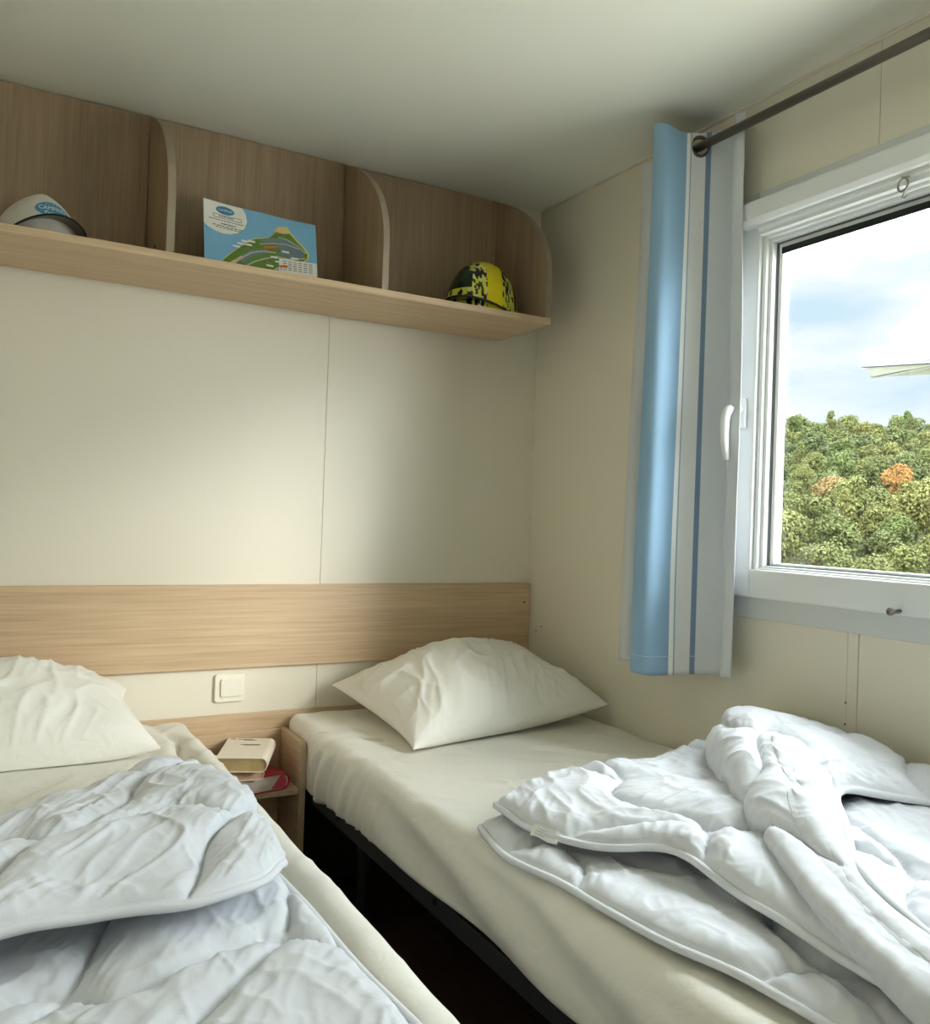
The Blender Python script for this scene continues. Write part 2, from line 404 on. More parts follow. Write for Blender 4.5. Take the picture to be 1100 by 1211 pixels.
def quilt(mid, a, b, L, ph, seed, hmax, hem_u0=1, hem_u1=1, hem_v0=1, hem_v1=1):
    """a, b: fabric coordinates in metres. Padding swells between wavy stitching lines; cloth gathers along them."""
    amp = .085
    p = (a + .62 * b) / L + amp * np.sin(2 * np.pi * (a - .62 * b) / L + ph) + ph
    q = (a - .62 * b) / L + amp * np.sin(2 * np.pi * (a + .62 * b) / L + 1.3 * ph) + .37 * ph
    sc = L / math.hypot(1, .62)
    dp = np.abs(p - np.round(p)) * sc; dq = np.abs(q - np.round(q)) * sc
    eb = np.full_like(a, 9.0)
    for on, dist in ((hem_u0, a - a[0:1]), (hem_u1, a[-1:] - a), (hem_v0, b - b[:, 0:1]), (hem_v1, b[:, -1:] - b)):
        if on: eb = np.minimum(eb, dist)
    prof = lambda d, D: np.sqrt(np.clip(1 - (1 - np.clip(d / D, 0, 1)) ** 2, 0, 1))
    h = prof(dp, .050) ** .9 * prof(dq, .050) ** .9 * (.18 + .82 * prof(np.maximum(eb - .004, 0), .042))
    h *= 1 + .22 * vnoise(a * 9, b * 9, seed)
    # gathers: short folds square to the stitching
    ga = .0044 * np.exp(-dp / .030) * ((1 - np.abs(vnoise(q * sc / .017 + vnoise(a * 30, b * 30, seed + 9), dp / .05 + np.round(p) * 3, seed + 1))) ** 2 - .35)
    ga += .0044 * np.exp(-dq / .030) * ((1 - np.abs(vnoise(p * sc / .017 + vnoise(a * 30, b * 30, seed + 8), dq / .05 + np.round(q) * 3, seed + 2))) ** 2 - .35)
    along = np.where(np.minimum(a - a[0:1], a[-1:] - a) < np.minimum(b - b[:, 0:1], b[:, -1:] - b), b, a)
    ga += .0036 * np.exp(-np.abs(eb - .03) / .022) * ((1 - np.abs(vnoise(along / .019 + eb * 14, eb / .06, seed + 3))) ** 2 - .35)
    # soft creases inside each pad
    wa = a + .022 * fbm(a * 9, b * 9, seed + 4, 2); wb = b + .022 * fbm(a * 9 + 5, b * 9, seed + 5, 2)
    cr = .0046 * ((1 - np.abs(vnoise(wa * 21 + wb * 9, wb * 8 - wa * 5, seed + 6))) ** 3 - .2) + .0040 * ((1 - np.abs(vnoise(wb * 24 - wa * 8, wa * 9 + wb * 6, seed + 7))) ** 3 - .2)
    cr += .0020 * ((1 - np.abs(vnoise(wa * 44 + wb * 30, wb * 20 - wa * 10, seed + 11))) ** 3 - .2)
    n0 = normals(mid)
    if n0[..., 2].mean() < 0: n0 = -n0
    edge = np.clip(eb / .012, 0, 1)
    wid = np.minimum(a[-1:] - a[0:1] + 0 * a, b[:, -1:] - b[:, 0:1] + 0 * b)
    disp = (hmax * h + (ga + cr * np.clip(h * 1.3, 0, 1)) * edge) * np.clip(wid / .22, .15, 1)
    return mid + n0 * np.maximum(disp, .0004)[..., None], n0

def sheet_mesh(top, mid, n0, down):
    """closed slab: top sheet + underside, joined along the border"""
    N, Mm = top.shape[:2]
    fall = np.minimum.outer(np.minimum(np.arange(N), N - 1 - np.arange(N)), np.full(Mm, 999))
    fall = np.minimum(fall, np.minimum(np.arange(Mm), Mm - 1 - np.arange(Mm))[None, :])
    bot = mid - n0 * (down * np.clip(fall / 3.0, 0.0, 1))[..., None] - n0 * 0.0012
    V = np.concatenate([top.reshape(-1, 3), bot.reshape(-1, 3)])
    F = [grid_faces(N, Mm), grid_faces(N, Mm, N * Mm, True)]
    ring = [(0, j) for j in range(Mm)] + [(i, Mm - 1) for i in range(1, N)] + [(N - 1, j) for j in range(Mm - 2, -1, -1)] + [(i, 0) for i in range(N - 2, 0, -1)]
    r = np.array([a * Mm + b for a, b in ring]); r2 = np.roll(r, -1)
    F.append(np.stack([r, r2, r2 + N * Mm, r + N * Mm], 1))
    return V, np.concatenate(F)

# ================================================================== THE ROOM
RX0, RY0, CZ = -1.93, -2.95, 2.088           # left wall, front wall, ceiling
floor = struct(box('floor', RX0 - .05, 0.05, RY0 - .05, 0.05, -0.06, 0.0, 'floor'))
ceiling = struct(box('ceiling', RX0 - .05, 0.05, RY0 - .05, 0.05, CZ, CZ + 0.05, 'ceiling'))
wall_back = struct(box('wall_back', RX0 - .05, 0.05, 0.004, 0.05, 0.0, CZ, 'joint'))
for a, b in ((RX0, -0.7259), (-0.7250, 0.0)):
    box('wall_panel', a, b, 0.0, 0.005, 0.0, CZ, 'wall', wall_back, bev=0.0008, seg=1)
struct(box('under_bed_shade_panel', RX0, 0.0, -0.011, -0.0005, 0.0, 0.30, 'black_slat'))  # dark panel added to stand in for the shade under the beds
wall_left = struct(box('wall_left', RX0 - .05, RX0, RY0, 0.0, 0.0, CZ, 'wall'))
wall_front = struct(box('wall_front', RX0, 0.0, RY0 - .05, RY0, 0.0, CZ, 'wall'))

# window opening in the right wall
WY0, WY1, WZ0, WZ1 = -0.925, -2.46, 0.885, 1.80  # out-of-view end of the opening lengthened to let in more light
wv = merge(box_geo(0.005, 0.06, WY0, 0.0, 0.0, CZ), box_geo(0.005, 0.06, RY0, WY1, 0.0, CZ),
           box_geo(0.005, 0.06, WY1, WY0, 0.0, WZ0), box_geo(0.005, 0.06, WY1, WY0, WZ1, CZ))
wall_right = struct(mesh_obj('wall_right', wv[0], wv[1], 'joint'))
SB, ST = -1.226, -1.2505
poly_a = [(0.0, 0.0), (0.0, CZ), (ST + .0007, CZ), (ST + .0007, WZ1), (WY0, WZ1), (WY0, WZ0), (-1.2135, WZ0), (-1.2135, 0.0)]
prism('wall_panel', poly_a, 0, 0.0, 0.006, 'wall', wall_right)
box('batten', -0.0015, 0.006, -1.2400, -1.2147, 0.0, WZ0, 'wall', wall_right, bev=0.001, seg=1)
poly_b = [(ST - .0007, CZ), (RY0, CZ), (RY0, 0.0), (-1.2412, 0.0), (-1.2412, WZ0), (WY1, WZ0), (WY1, WZ1), (ST - .0007, WZ1)]
prism('wall_panel', poly_b, 0, 0.0, 0.006, 'wall', wall_right)
# small nail holes in the panels
def disc_geo(c, axis, r, th=0.001, n=12):
    poly = [(r * math.cos(2 * math.pi * k / n), r * math.sin(2 * math.pi * k / n)) for k in range(n)]
    v, f = prism_geo(poly, axis, -th, th); return [(p[0] + c[0], p[1] + c[1], p[2] + c[2]) for p in v], f
for y, z in ((-0.083, 0.722), (-0.055, 0.705), (-1.214, 0.705), (-1.214, 0.66)):
    v, f = disc_geo((-0.0004, y, z), 0, 0.0022); mesh_obj('nail_hole', v, f, 'hole', wall_right)
# thin cover strip in the ceiling corner
struct(tube('trim_1', [(-0.004, RY0 + .01, CZ - .004), (-0.004, -0.01, CZ - .004)], 0.004, 'wall'))

# ------------------------------------------------------------------ window
win = struct(empty('window_1', (0, -1.49, WZ0)))
def ring(name, y0, y1, z0, z1, wl_, wr, wb, wt, x0, x1, mat, bev=0.003, parent=win):
    """rectangular frame, y0 > y1; each side a real bar joined in one part"""
    g = merge(box_geo(x0, x1, y0 - wl_, y0, z0, z1, bev), box_geo(x0, x1, y1, y1 + wr, z0, z1, bev),
              box_geo(x0, x1, y1 + wr, y0 - wl_, z0, z0 + wb, bev), box_geo(x0, x1, y1 + wr, y0 - wl_, z1 - wt, z1, bev))
    return mesh_obj(name, g[0], g[1], mat, parent)
ring('cover_flange', -0.889, -2.50, 0.852, 1.862, 0.055, 0.055, 0.05, 0.06, -0.006, 0.0, 'pvc_grey', 0.002)
ring('outer_frame', -0.902, -2.488, 0.902, 1.80, 0.062, 0.062, 0.066, 0.05, -0.024, 0.055, 'pvc', 0.004)
ring('sash_frame', -0.964, -2.426, 0.966, 1.752, 0.012, 0.012, 0.006, 0.012, -0.014, 0.05, 'pvc', 0.003)
ring('glazing_bead', -0.975, -2.415, 0.971, 1.741, 0.010, 0.010, 0.006, 0.010, -0.004, 0.045, 'pvc', 0.002)
ring('gasket', -0.985, -2.405, 0.9765, 1.732, 0.003, 0.003, 0.0015, 0.003, 0.010, 0.035, 'gasket', 0.0)
ring('outer_bead', -0.988, -2.402, 0.978, 1.729, 0.011, 0.011, 0.006, 0.014, 0.014, 0.04, 'pvc', 0.002)
box('glass_pane', 0.020, 0.0225, -2.392, -0.998, 0.983, 1.722, 'glass', win)
box('brush_seal', 0.009, 0.0135, -2.395, -1.0, 1.703, 1.717, 'brush', win)
# head casing with a chamfered lower lip
hp = [(0.0, 1.828), (-0.050, 1.824), (-0.053, 1.818), (-0.053, 1.782), (-0.044, 1.771), (-0.018, 1.768), (0.0, 1.768)]
prism('head_casing', [(p[0], p[1]) for p in hp], 1, -2.52, -0.921, 'pvc', win, bev=0.0012)
lower = [(0.0, 1.772), (-0.034, 1.770), (-0.034, 1.762), (-0.028, 1.756), (-0.028, 1.748), (0.0, 1.746)]
prism('blind_rail', lower, 1, -2.48, -0.965, 'pvc', win, bev=0.001)
# handle: rose, neck, curved lever
hd = merge(box_geo(-0.034, -0.024, -0.944, -0.914, 1.298, 1.368, 0.0045, 3))
rose = mesh_obj('handle_rose', hd[0], hd[1], 'pvc', win, smooth=False)
path = curve([0, .2, .45, .7, 1], [(-0.030, -0.929, 1.342), (-0.062, -0.929, 1.343), (-0.078, -0.927, 1.322), (-0.077, -0.925, 1.275), (-0.066, -0.923, 1.222)], np.linspace(0, 1, 26))
tube('handle_lever', path, np.interp(np.linspace(0, 1, 26), [0, .3, .6, 1], [.0095, .0115, .0105, .0085]), 'pvc', win, 12)
# pull ring of the blind
ang = np.linspace(0, 2 * math.pi, 25)[:-1]
rc = np.array([-0.045, -1.338, 1.742])
tube('pull_ring', [rc + 0.0125 * np.array([0.25 * math.cos(a), math.cos(a), math.sin(a)]) for a in ang], 0.0022, 'steel', win, 8, True)
tube('pull_hook', [rc + np.array(p) for p in ((0.0, -0.004, -0.0125), (0, -0.001, -0.018), (0, 0.001, -0.023), (0, -0.004, -0.027), (0, -0.008, -0.024))], 0.0014, 'steel', win, 6)
tube('pull_eye', [rc + np.array(p) for p in ((0.012, 0.012, 0.022), (0.006, -0.010, 0.014), (0, -0.012, 0.012))], 0.0015, 'steel', win, 6)
# spring catch on the bottom rail
tube('catch_pin', [(-0.024, -1.345, 0.911), (-0.052, -1.345, 0.911)], 0.0042, 'steel', win, 10)
tube('catch_head', [(-0.050, -1.345, 0.911), (-0.056, -1.345, 0.911)], 0.0075, 'steel', win, 12)

# ------------------------------------------------------------------ wall shelf
SX, SD, SZ0, SZ1 = -0.165, -0.318, 1.636, 1.654
shelf = tag(empty('wall_shelf', ((RX0 + SX) / 2, -0.16, SZ0)), 'long pale oak shelf with curved dividers fixed under the ceiling', 'shelf')
box('shelf_board', RX0 + .002, SX, SD, -0.013, SZ0, SZ1, 'wood_x', shelf, bev=0.0012)
for a, b in ((RX0 + .002, -1.243), (-1.2225, -0.700), (-0.6805, SX - .018)):
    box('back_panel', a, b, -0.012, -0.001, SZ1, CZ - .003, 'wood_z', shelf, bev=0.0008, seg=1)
def divider(x0, x1):
    ctl = np.array([(-0.316, 1.72), (-0.3155, 1.78), (-0.304, 1.845), (-0.268, 1.912), (-0.212, 1.970), (-0.145, 2.019), (-0.075, 2.056), (-0.014, CZ - .006)])
    rnd = curve(np.linspace(0, 1, len(ctl)), ctl, np.linspace(0, 1, 22))
    prof = [(-0.0125, SZ1 + .0005), (-0.316, SZ1 + .0005)] + [tuple(p) for p in rnd] + [(-0.0125, CZ - .006)]
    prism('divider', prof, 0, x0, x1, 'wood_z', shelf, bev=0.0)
    edge = [(0.5 * (x0 + x1), p[0] - .0006, p[1]) for p in prof[1:-1]]
    # pale edge band that follows the front curve
    V, F = [], []
    for p in prof[1:-1]:
        V += [(x0 - .0003, p[0] - .0008, p[1]), (x1 + .0003, p[0] - .0008, p[1]), (x1 + .0003, p[0] + .0006, p[1] - .0006), (x0 - .0003, p[0] + .0006, p[1] - .0006)]
    n = len(prof) - 2
    for i in range(n - 1):
        for k in range(4):
            F.append([i * 4 + k, i * 4 + (k + 1) % 4, i * 4 + 4 + (k + 1) % 4, i * 4 + 4 + k])
    F += [[0, 1, 2, 3], [4 * n - 4, 4 * n - 3, 4 * n - 2, 4 * n - 1]]
    mesh_obj('edge_band', V, F, 'wood_edge', shelf)
divider(-1.2415, -1.2240); divider(-0.699, -0.682); divider(SX - .0175, SX)
for x, y, z in ((-0.66, -0.30, 1.6575), (-1.262, -0.29, 1.668)):
    v, f = disc_geo((x, y, z), 0, 0.003); mesh_obj('shelf_pin', v, f, 'hole', shelf)

# ------------------------------------------------------------------ headboard panel
hb = tag(empty('headboard', ((RX0 + 0) / 2, -0.01, 0.628)), 'wide horizontal oak headboard panel on the wall behind both beds', 'headboard')
box('panel', RX0 + .002, -0.003, -0.018, -0.0005, 0.628, 0.857, 'wood_x', hb, bev=0.0012)
for x, z in ((-0.026, 0.795), (-1.915, 0.795)):
    v, f = disc_geo((x, -0.0182, z), 1, 0.003); mesh_obj('screw', v, f, 'hole', hb)

# ------------------------------------------------------------------ light switch
sw = tag(empty('light_switch', (-0.978, -0.005, 0.535)), 'cream rocker light switch on the wall above the nightstand', 'light switch')
def rrect(cx, cz, w, h, r, bow=0.0, n=6):
    P = []
    for sx, sz, a0 in ((1, 1, 0), (-1, 1, 90), (-1, -1, 180), (1, -1, 270)):
        for k in range(n + 1):
            a = math.radians(a0 + 90 * k / n)
            x = cx + sx * (w / 2 - r) + r * math.cos(a); z = cz + sz * (h / 2 - r) + r * math.sin(a)
            z += bow * (1 - ((x - cx) / (w / 2)) ** 2) * (1 if z > cz else -1)
            P.append((x, z))
    return P
prism('plate', rrect(-0.978, 0.573, 0.082, 0.076, 0.008, 0.002), 1, -0.010, -0.0005, 'switch', sw, bev=0.002)
prism('rocker', rrect(-0.975, 0.574, 0.058, 0.048, 0.005, 0.002), 1, -0.0155, -0.008, 'switch', sw, bev=0.0015)

# ------------------------------------------------------------------ nightstand
ns = tag(empty('nightstand', (-0.955, -0.1, 0.0)), 'small open oak nightstand between the two beds', 'nightstand')
side = [(-0.012, 0.0), (-0.012, 0.455), (-0.185, 0.455)] + [(-0.185 - .016 * math.sin(math.radians(a)), 0.439 + .016 * math.cos(math.radians(a))) for a in (30, 60, 90)] + [(-0.201, 0.0)]
prism('side_panel', side, 0, -0.834, -0.817, 'wood_ns', ns, bev=0.0012)
prism('side_panel', side, 0, -1.091, -1.0745, 'wood_ns', ns, bev=0.0012)
box('shelf', -1.0735, -0.835, -0.198, -0.026, 0.318, 0.333, 'wood_ns', ns, bev=0.001)
box('back_panel', -1.0735, -0.835, -0.025, -0.0125, 0.0, 0.452, 'wood_x', ns, bev=0.001)
box('wall_rail', -1.22, -0.56, -0.0115, -0.0005, 0.445, 0.499, 'wood_x', ns, bev=0.001)

# ------------------------------------------------------------------ books
def book(name, label, cx, cy, z, w, d, h, rot, cover, pages, spine_right=True, round_spine=False, soft=0.0025, extra=None):
    e = tag(empty(name, (cx, cy, z)), label, 'book', 'books on the nightstand')
    e.rotation_euler = (0, 0, rot)
    def loc(nm, geo, mat):
        v, f = geo
        me = bpy.data.meshes.new(nm); me.from_pydata([tuple(p) for p in v], [], f); me.update()
        bmx = bmesh.new(); bmx.from_mesh(me); bmesh.ops.recalc_face_normals(bmx, faces=bmx.faces); bmx.to_mesh(me); bmx.free()
        me.materials.append(M[mat]); o = bpy.data.objects.new(nm, me); COL.objects.link(o); o.parent = e; return o
    # cover: a C of board round the pages, spine on the right hand side
    r = h * 0.42
    outer = [(-w / 2, h), (w / 2 - r, h)] + [(w / 2 - r + r * math.sin(math.radians(a)), h / 2 + (h / 2) * math.cos(math.radians(a))) for a in (25, 50, 75, 90, 105, 130, 155)] + [(w / 2 - r, 0.0), (-w / 2, 0.0)]
    t = soft
    inner = [(-w / 2, t), (w / 2 - r, t)] + [(w / 2 - r + (r - t) * math.sin(math.radians(a)), h / 2 + (h / 2 - t) * math.cos(math.radians(a))) for a in (155, 130, 105, 90, 75, 50, 25)] + [(w / 2 - r, h - t), (-w / 2, h - t)]
    V, F = [], []
    n = len(outer)
    inn = inner[::-1]
    for y in (-d / 2, d / 2):
        V += [(p[0], y, p[1]) for p in outer]; V += [(p[0], y, p[1]) for p in inn]
    for i in range(n - 1):
        F += [[i, i + 1, 2 * n + i + 1, 2 * n + i], [n + i, 2 * n + n + i, 2 * n + n + i + 1, n + i + 1],
              [i, n + i, n + i + 1, i + 1], [2 * n + i, 2 * n + i + 1, 2 * n + n + i + 1, 2 * n + n + i]]
    for i in (0, n - 1):
        F.append([i, 2 * n + i, 2 * n + n + i, n + i])
    loc('cover', (V, F), cover)
    m = 0.004
    pg = [(-w / 2 + m, t), (w / 2 - r, t)] + [(w / 2 - r + (r - t) * .9 * math.sin(math.radians(a)), h / 2 + (h / 2 - t) * math.cos(math.radians(a))) for a in (150, 120, 90, 60, 30)] + [(w / 2 - r, h - t), (-w / 2 + m, h - t)]
    loc('page_block', prism_geo(pg, 1, -d / 2 + m, d / 2 - m), pages)
    if extra: extra(loc, w, d, h)
    return e
def red_extra(loc, w, d, h):
    loc('dyed_page_corner', prism_geo([(w / 2 - .052, .004), (w / 2 - .012, .004), (w / 2 - .008, h * .5), (w / 2 - .016, h - .004), (w / 2 - .026, h - .005)], 1, -d / 2 + .0036, -d / 2 + .006), 'pink_stain')
def top_extra(loc, w, d, h):
    for k, (x0, ln, y) in enumerate(((-.055, .012, .085), (-.035, .040, .082), (-.020, .034, .074), (-.022, .052, .030), (-.012, .040, .024))):
        loc('title_line', box_geo(x0, x0 + ln, y, y + .0042, h, h + .0003), 'ink')
book('hardback_book', 'red hardback book lowest in the nightstand stack', -0.952, -0.124, 0.3335, 0.168, 0.158, 0.043, math.radians(10), 'red_cover', 'pale_pages', extra=red_extra)
book('paperback_book', 'tan paged paperback in the middle of the nightstand stack', -0.986, -0.140, 0.3768, 0.115, 0.160, 0.028, math.radians(-6), 'cream_cover', 'tan_pages', soft=0.0015)
book('paperback_book', 'cream covered paperback on top of the nightstand stack', -0.962, -0.148, 0.4050, 0.128, 0.195, 0.036, math.radians(-23), 'cream_cover', 'old_pages', soft=0.0018, extra=top_extra)

# ------------------------------------------------------------------ beds
ZT = 0.495
def bed_frame(x0, x1, label, pins):
    b = tag(empty('bed_frame', ((x0 + x1) / 2, -1.0, 0.0)), label, 'bed frame', 'metal bed frames')
    y0, y1 = -1.93, -0.03
    for x in (x0 + .020, x1 - .020):
        g = merge(box_geo(x - .0015, x + .0015, y0, y1, 0.290, 0.328, 0.0006, 1), box_geo(min(x, x + (.022 if x < (x0 + x1) / 2 else -.022)), max(x, x + (.022 if x < (x0 + x1) / 2 else -.022)), y0, y1, 0.292, 0.295, 0))
        mesh_obj('side_rail', g[0], g[1], 'black_metal', b)
    for y in (y0, y1 - .03):
        box('end_rail', x0 + .015, x1 - .015, y, y + .03, 0.294, 0.3195, 'black_metal', b, bev=.002)
    for x in (x0 + .14, x1 - .14):
        for y in (y0 + .12, y1 - .25):
            g = merge(tube_geo([(x, y, 0.292), (x, y, 0.006)], 0.016, 12), tube_geo([(x, y, 0.012), (x, y, 0.0)], 0.019, 12))
            mesh_obj('leg', g[0], g[1], 'black_metal', b, smooth=False)
    for k in range(13):
        y = y0 + .10 + k * .138
        box('slat', x0 + .023, x1 - .023, y, y + .06, 0.320, 0.3275, 'black_slat', b, bev=.001, seg=1)
    for y in pins:
        v, f = disc_geo((x0 + .0183, y, 0.318), 0, 0.006, 0.003); mesh_obj('rail_bolt', v, f, 'hole', b)
    return b
bed_frame(-0.818, -0.022, 'black metal bed frame under the bed beside the window', (-0.40, -0.92, -1.5))
bed_frame(-1.905, -1.109, 'black metal bed frame under the left hand bed', ())

def sheet_surface(x0, x1, y0, y1, zb, zt, rad, zfun):
    """fitted sheet: profile over left side, top and right side, swept along y, closed at the ends by rounding"""
    half = []
    def arc(cx, cz, a0, a1, n):
        return [(cx + rad * math.cos(math.radians(a)), cz + rad * math.sin(math.radians(a))) for a in np.linspace(a0, a1, n)]
    prof = [(x0 + .02, zb)] + [(x0, z) for z in np.linspace(zb + .006, zt - rad, 16)] + arc(x0 + rad, zt - rad, 180, 90, 8)[1:]
    nx = int((x1 - x0 - 2 * rad) / 0.0085)
    prof += [(x, zt) for x in np.linspace(x0 + rad, x1 - rad, nx)[1:-1]] + arc(x1 - rad, zt - rad, 90, 0, 8)
    prof += [(x1, z) for z in np.linspace(zt - rad, zb + .006, 16)[1:]] + [(x1 - .02, zb)]
    prof = np.array(prof)
    ny = int((y1 - y0) / 0.0095)
    ys = np.linspace(y0, y1, ny)
    # round the head and foot ends: the profile shrinks towards the ends over `rad`
    P = np.zeros((len(prof), ny, 3))
    X, Y = np.meshgrid(prof[:, 0], ys, indexing='ij'); Z = np.repeat(prof[:, 1][:, None], ny, 1)
    P[..., 0] = X; P[..., 1] = Y; P[..., 2] = Z
    return P, prof

def finish_sheet(name, P, parent, mat, y_end_drop):
    n, m = P.shape[:2]
    V = [P.reshape(-1, 3)]; F = [grid_faces(n, m)]
    off = n * m
    # head and foot end caps (rounded skirts)
    for j, s in ((0, -1), (m - 1, 1)):
        rowp = P[:, j].copy()
        prev = np.arange(n) * m + j
        c = rowp.mean(0)
        for k, (dy, sh) in enumerate(((0.010, 0.006), (0.016, 0.018), (0.018, 0.034))):
            q = rowp.copy(); q[:, 1] += s * dy
            top = (rowp[:, 2] - rowp[:, 2].min()) / (rowp[:, 2].max() - rowp[:, 2].min())
            q[:, 2] -= sh * top
            q[:, 0] += np.sign(c[0] - q[:, 0]) * np.minimum(sh * .6, np.abs(c[0] - q[:, 0]))
            idx = off + np.arange(n); off += n; V.append(q)
            F.append(np.stack([prev[:-1], prev[1:], idx[1:], idx[:-1]], 1)); prev = idx
        F_last = prev
        # vertical face down
        q = V[-1].copy(); q[:, 2] = np.minimum(q[:, 2], rowp[:, 2].min() + .004); idx = off + np.arange(n); off += n; V.append(q)
        F.append(np.stack([prev[:-1], prev[1:], idx[1:], idx[:-1]], 1))
    return mesh_obj(name, np.concatenate(V), np.concatenate(F), mat, parent, smooth=True)

def folds(u, v, seed, wl, stretch):
    """tension folds: narrow in u, long in v"""
    a = vnoise(u / wl, v / (wl * stretch), seed)
    b = vnoise(u / wl * 1.9 + 7, v / (wl * stretch) * 1.6, seed + 3)
    return (1 - np.abs(a)) ** 2 * 0.7 + 0.4 * b

# right hand bed
def make_right_mattress():
    m = tag(empty('mattress', (-0.412, -0.98, 0.339)), 'single mattress in a cream fitted sheet on the bed beside the window', 'mattress', 'mattresses')
    box('mattress_core', -0.806, -0.018, -1.92, -0.035, 0.340, ZT - .008, 'core', m, bev=0.02, seg=3)
    P, prof = sheet_surface(-0.815, -0.010, -1.925, -0.04, 0.334, ZT, 0.030, None)
    X, Y, Z = P[..., 0].copy(), P[..., 1].copy(), P[..., 2].copy()
    top = sstep(0.47, 0.494, Z)
    side = 1 - sstep(0.44, 0.49, Z)
    left = (X < -0.4)
    # the sheet hem hangs a little below the mattress at the head end
    hang = sstep(-0.50, -0.25, Y) * 0.014 * (X < -0.806)
    P[..., 2] -= hang * (1 - sstep(0.33, 0.42, Z))
    P[..., 2] += (0.004 + 0.004 * vnoise(Y * 5, Y * 0, 4)) * (1 - sstep(0.33, 0.38, Z))
    nsg = 1 - sstep(-0.30, -0.21, Y)
    # edge: gentle waviness, side bellies out
    P[..., 0] += left * (0.006 * vnoise(Y * 3.1, Z * 5, 11) - 0.010 * np.sin(np.clip((Z - .332) / .16, 0, 1) * math.pi)) * nsg
    # gathered folds that fan over the edge near the pillow
    mask = np.exp(-((Y + 0.33) / 0.16) ** 2) * sstep(-0.45, -0.62, X)
    P[..., 2] += top * mask * 0.014 * (folds(Y + 0.35 * X, X - Y * .3, 21, 0.042, 6) - .45)
    m2 = sstep(-0.80, -0.30, Y) * side * left * (.15 + .85 * nsg)
    sl = Y + (Z - .40) * 0.55
    P[..., 0] -= m2 * 0.026 * (folds(sl, Z + Y * .1, 31, 0.038, 8) - .45)
    # long slack waves along the rest of the side
    m3 = sstep(-0.55, -0.85, Y) * side * left
    P[..., 0] -= m3 * 0.008 * np.sin((Z - 0.28 * Y) * 38 + 2.0 * vnoise(Y * 2, Z * 3, 5))
    # slack on top
    P[..., 2] += top * 0.0045 * fbm(X * 6 + Y * 2, Y * 4, 41, 3) + top * 0.0035 * ((1 - np.abs(vnoise(X * 13 + Y * 9 + vnoise(X * 5, Y * 5, 2), Y * 5 - X * 6, 44))) ** 3 - .2)
    P[..., 2] += top * 0.010 * np.exp(-((Y + .62) / .22) ** 2) * (folds(X * 0.75 + Y * 0.65, X - Y, 51, 0.075, 4) - .5)
    # one sharp crease that runs to the duvet
    ax, ay = -0.575, -0.72; bx, by = -0.60, -1.02
    t = np.clip(((X - ax) * (bx - ax) + (Y - ay) * (by - ay)) / ((bx - ax) ** 2 + (by - ay) ** 2), 0, 1)
    dd = (X - (ax + t * (bx - ax)))
    P[..., 2] += top * np.where((t > 0) & (t < 1), 0.010 * np.sin(t * math.pi) * np.exp(-np.abs(dd) / .016) * np.where(dd < 0, 1.0, -.55), 0)
    und = sstep(-0.70, -0.62, X) * sstep(-0.56, -0.48, Y) * top
    P[..., 2] = P[..., 2] * (1 - .85 * und) + (ZT - .002) * .85 * und
    # dent where the pillow lies
    P[..., 2] -= top * 0.006 * np.exp(-((X + .36) / .26) ** 2 - ((Y + .28) / .2) ** 2)
    o = finish_sheet('fitted_sheet', P, m, 'sheet', 0.02)
    return m
make_right_mattress()

def make_left_mattress():
    m = tag(empty('mattress', (-1.50, -0.98, 0.339)), 'single mattress in a cream fitted sheet on the left hand bed', 'mattress', 'mattresses')
    box('mattress_core', -1.900, -1.112, -1.92, -0.035, 0.340, ZT - .012, 'core', m, bev=0.02, seg=3)
    P, prof = sheet_surface(-1.910, -1.098, -1.925, -0.04, 0.334, ZT + .003, 0.022, None)
    X, Y, Z = P[..., 0].copy(), P[..., 1].copy(), P[..., 2].copy()
    top = sstep(0.47, 0.494, Z)
    # loose rolled edge with a valley inside it
    xi = -1.098 - X
    valley = 0.075 + 0.02 * vnoise(Y * 3.3, Y * 0 + .5, 61) + 0.012 * vnoise(Y * 9, Y * 0, 62)
    P[..., 2] += top * (1 - .8 * sstep(-.32, -.12, Y)) * (0.010 * np.exp(-((xi - valley * .45) / .028) ** 2) - 0.020 * np.exp(-((xi - valley) / .011) ** 2) + 0.004 * np.exp(-((xi - valley - .035) / .02) ** 2))
    under = 1 - .75 * sstep(-.47, -.40, Y) * sstep(-1.20, -1.24, X)
    P[..., 2] += under * top * 0.0040 * ((1 - np.abs(vnoise(X * 12 - Y * 9 + vnoise(X * 5, Y * 5, 6), Y * 5 + X * 6, 45))) ** 3 - .2)
    P[..., 2] += under * top * 0.0040 * fbm(X * 7, Y * 5, 71, 3)
    P[..., 2] += under * top * 0.005 * (folds(X * .8 - Y * .6, X + Y, 73, 0.06, 4) - .5) * sstep(-1.12, -1.22, X)
    P[..., 0] += np.where(X > -1.3, 0.0018 * vnoise(Y * 4, Z * 4, 77), 0)
    finish_sheet('fitted_sheet', P, m, 'sheet', 0.02)
make_left_mattress()

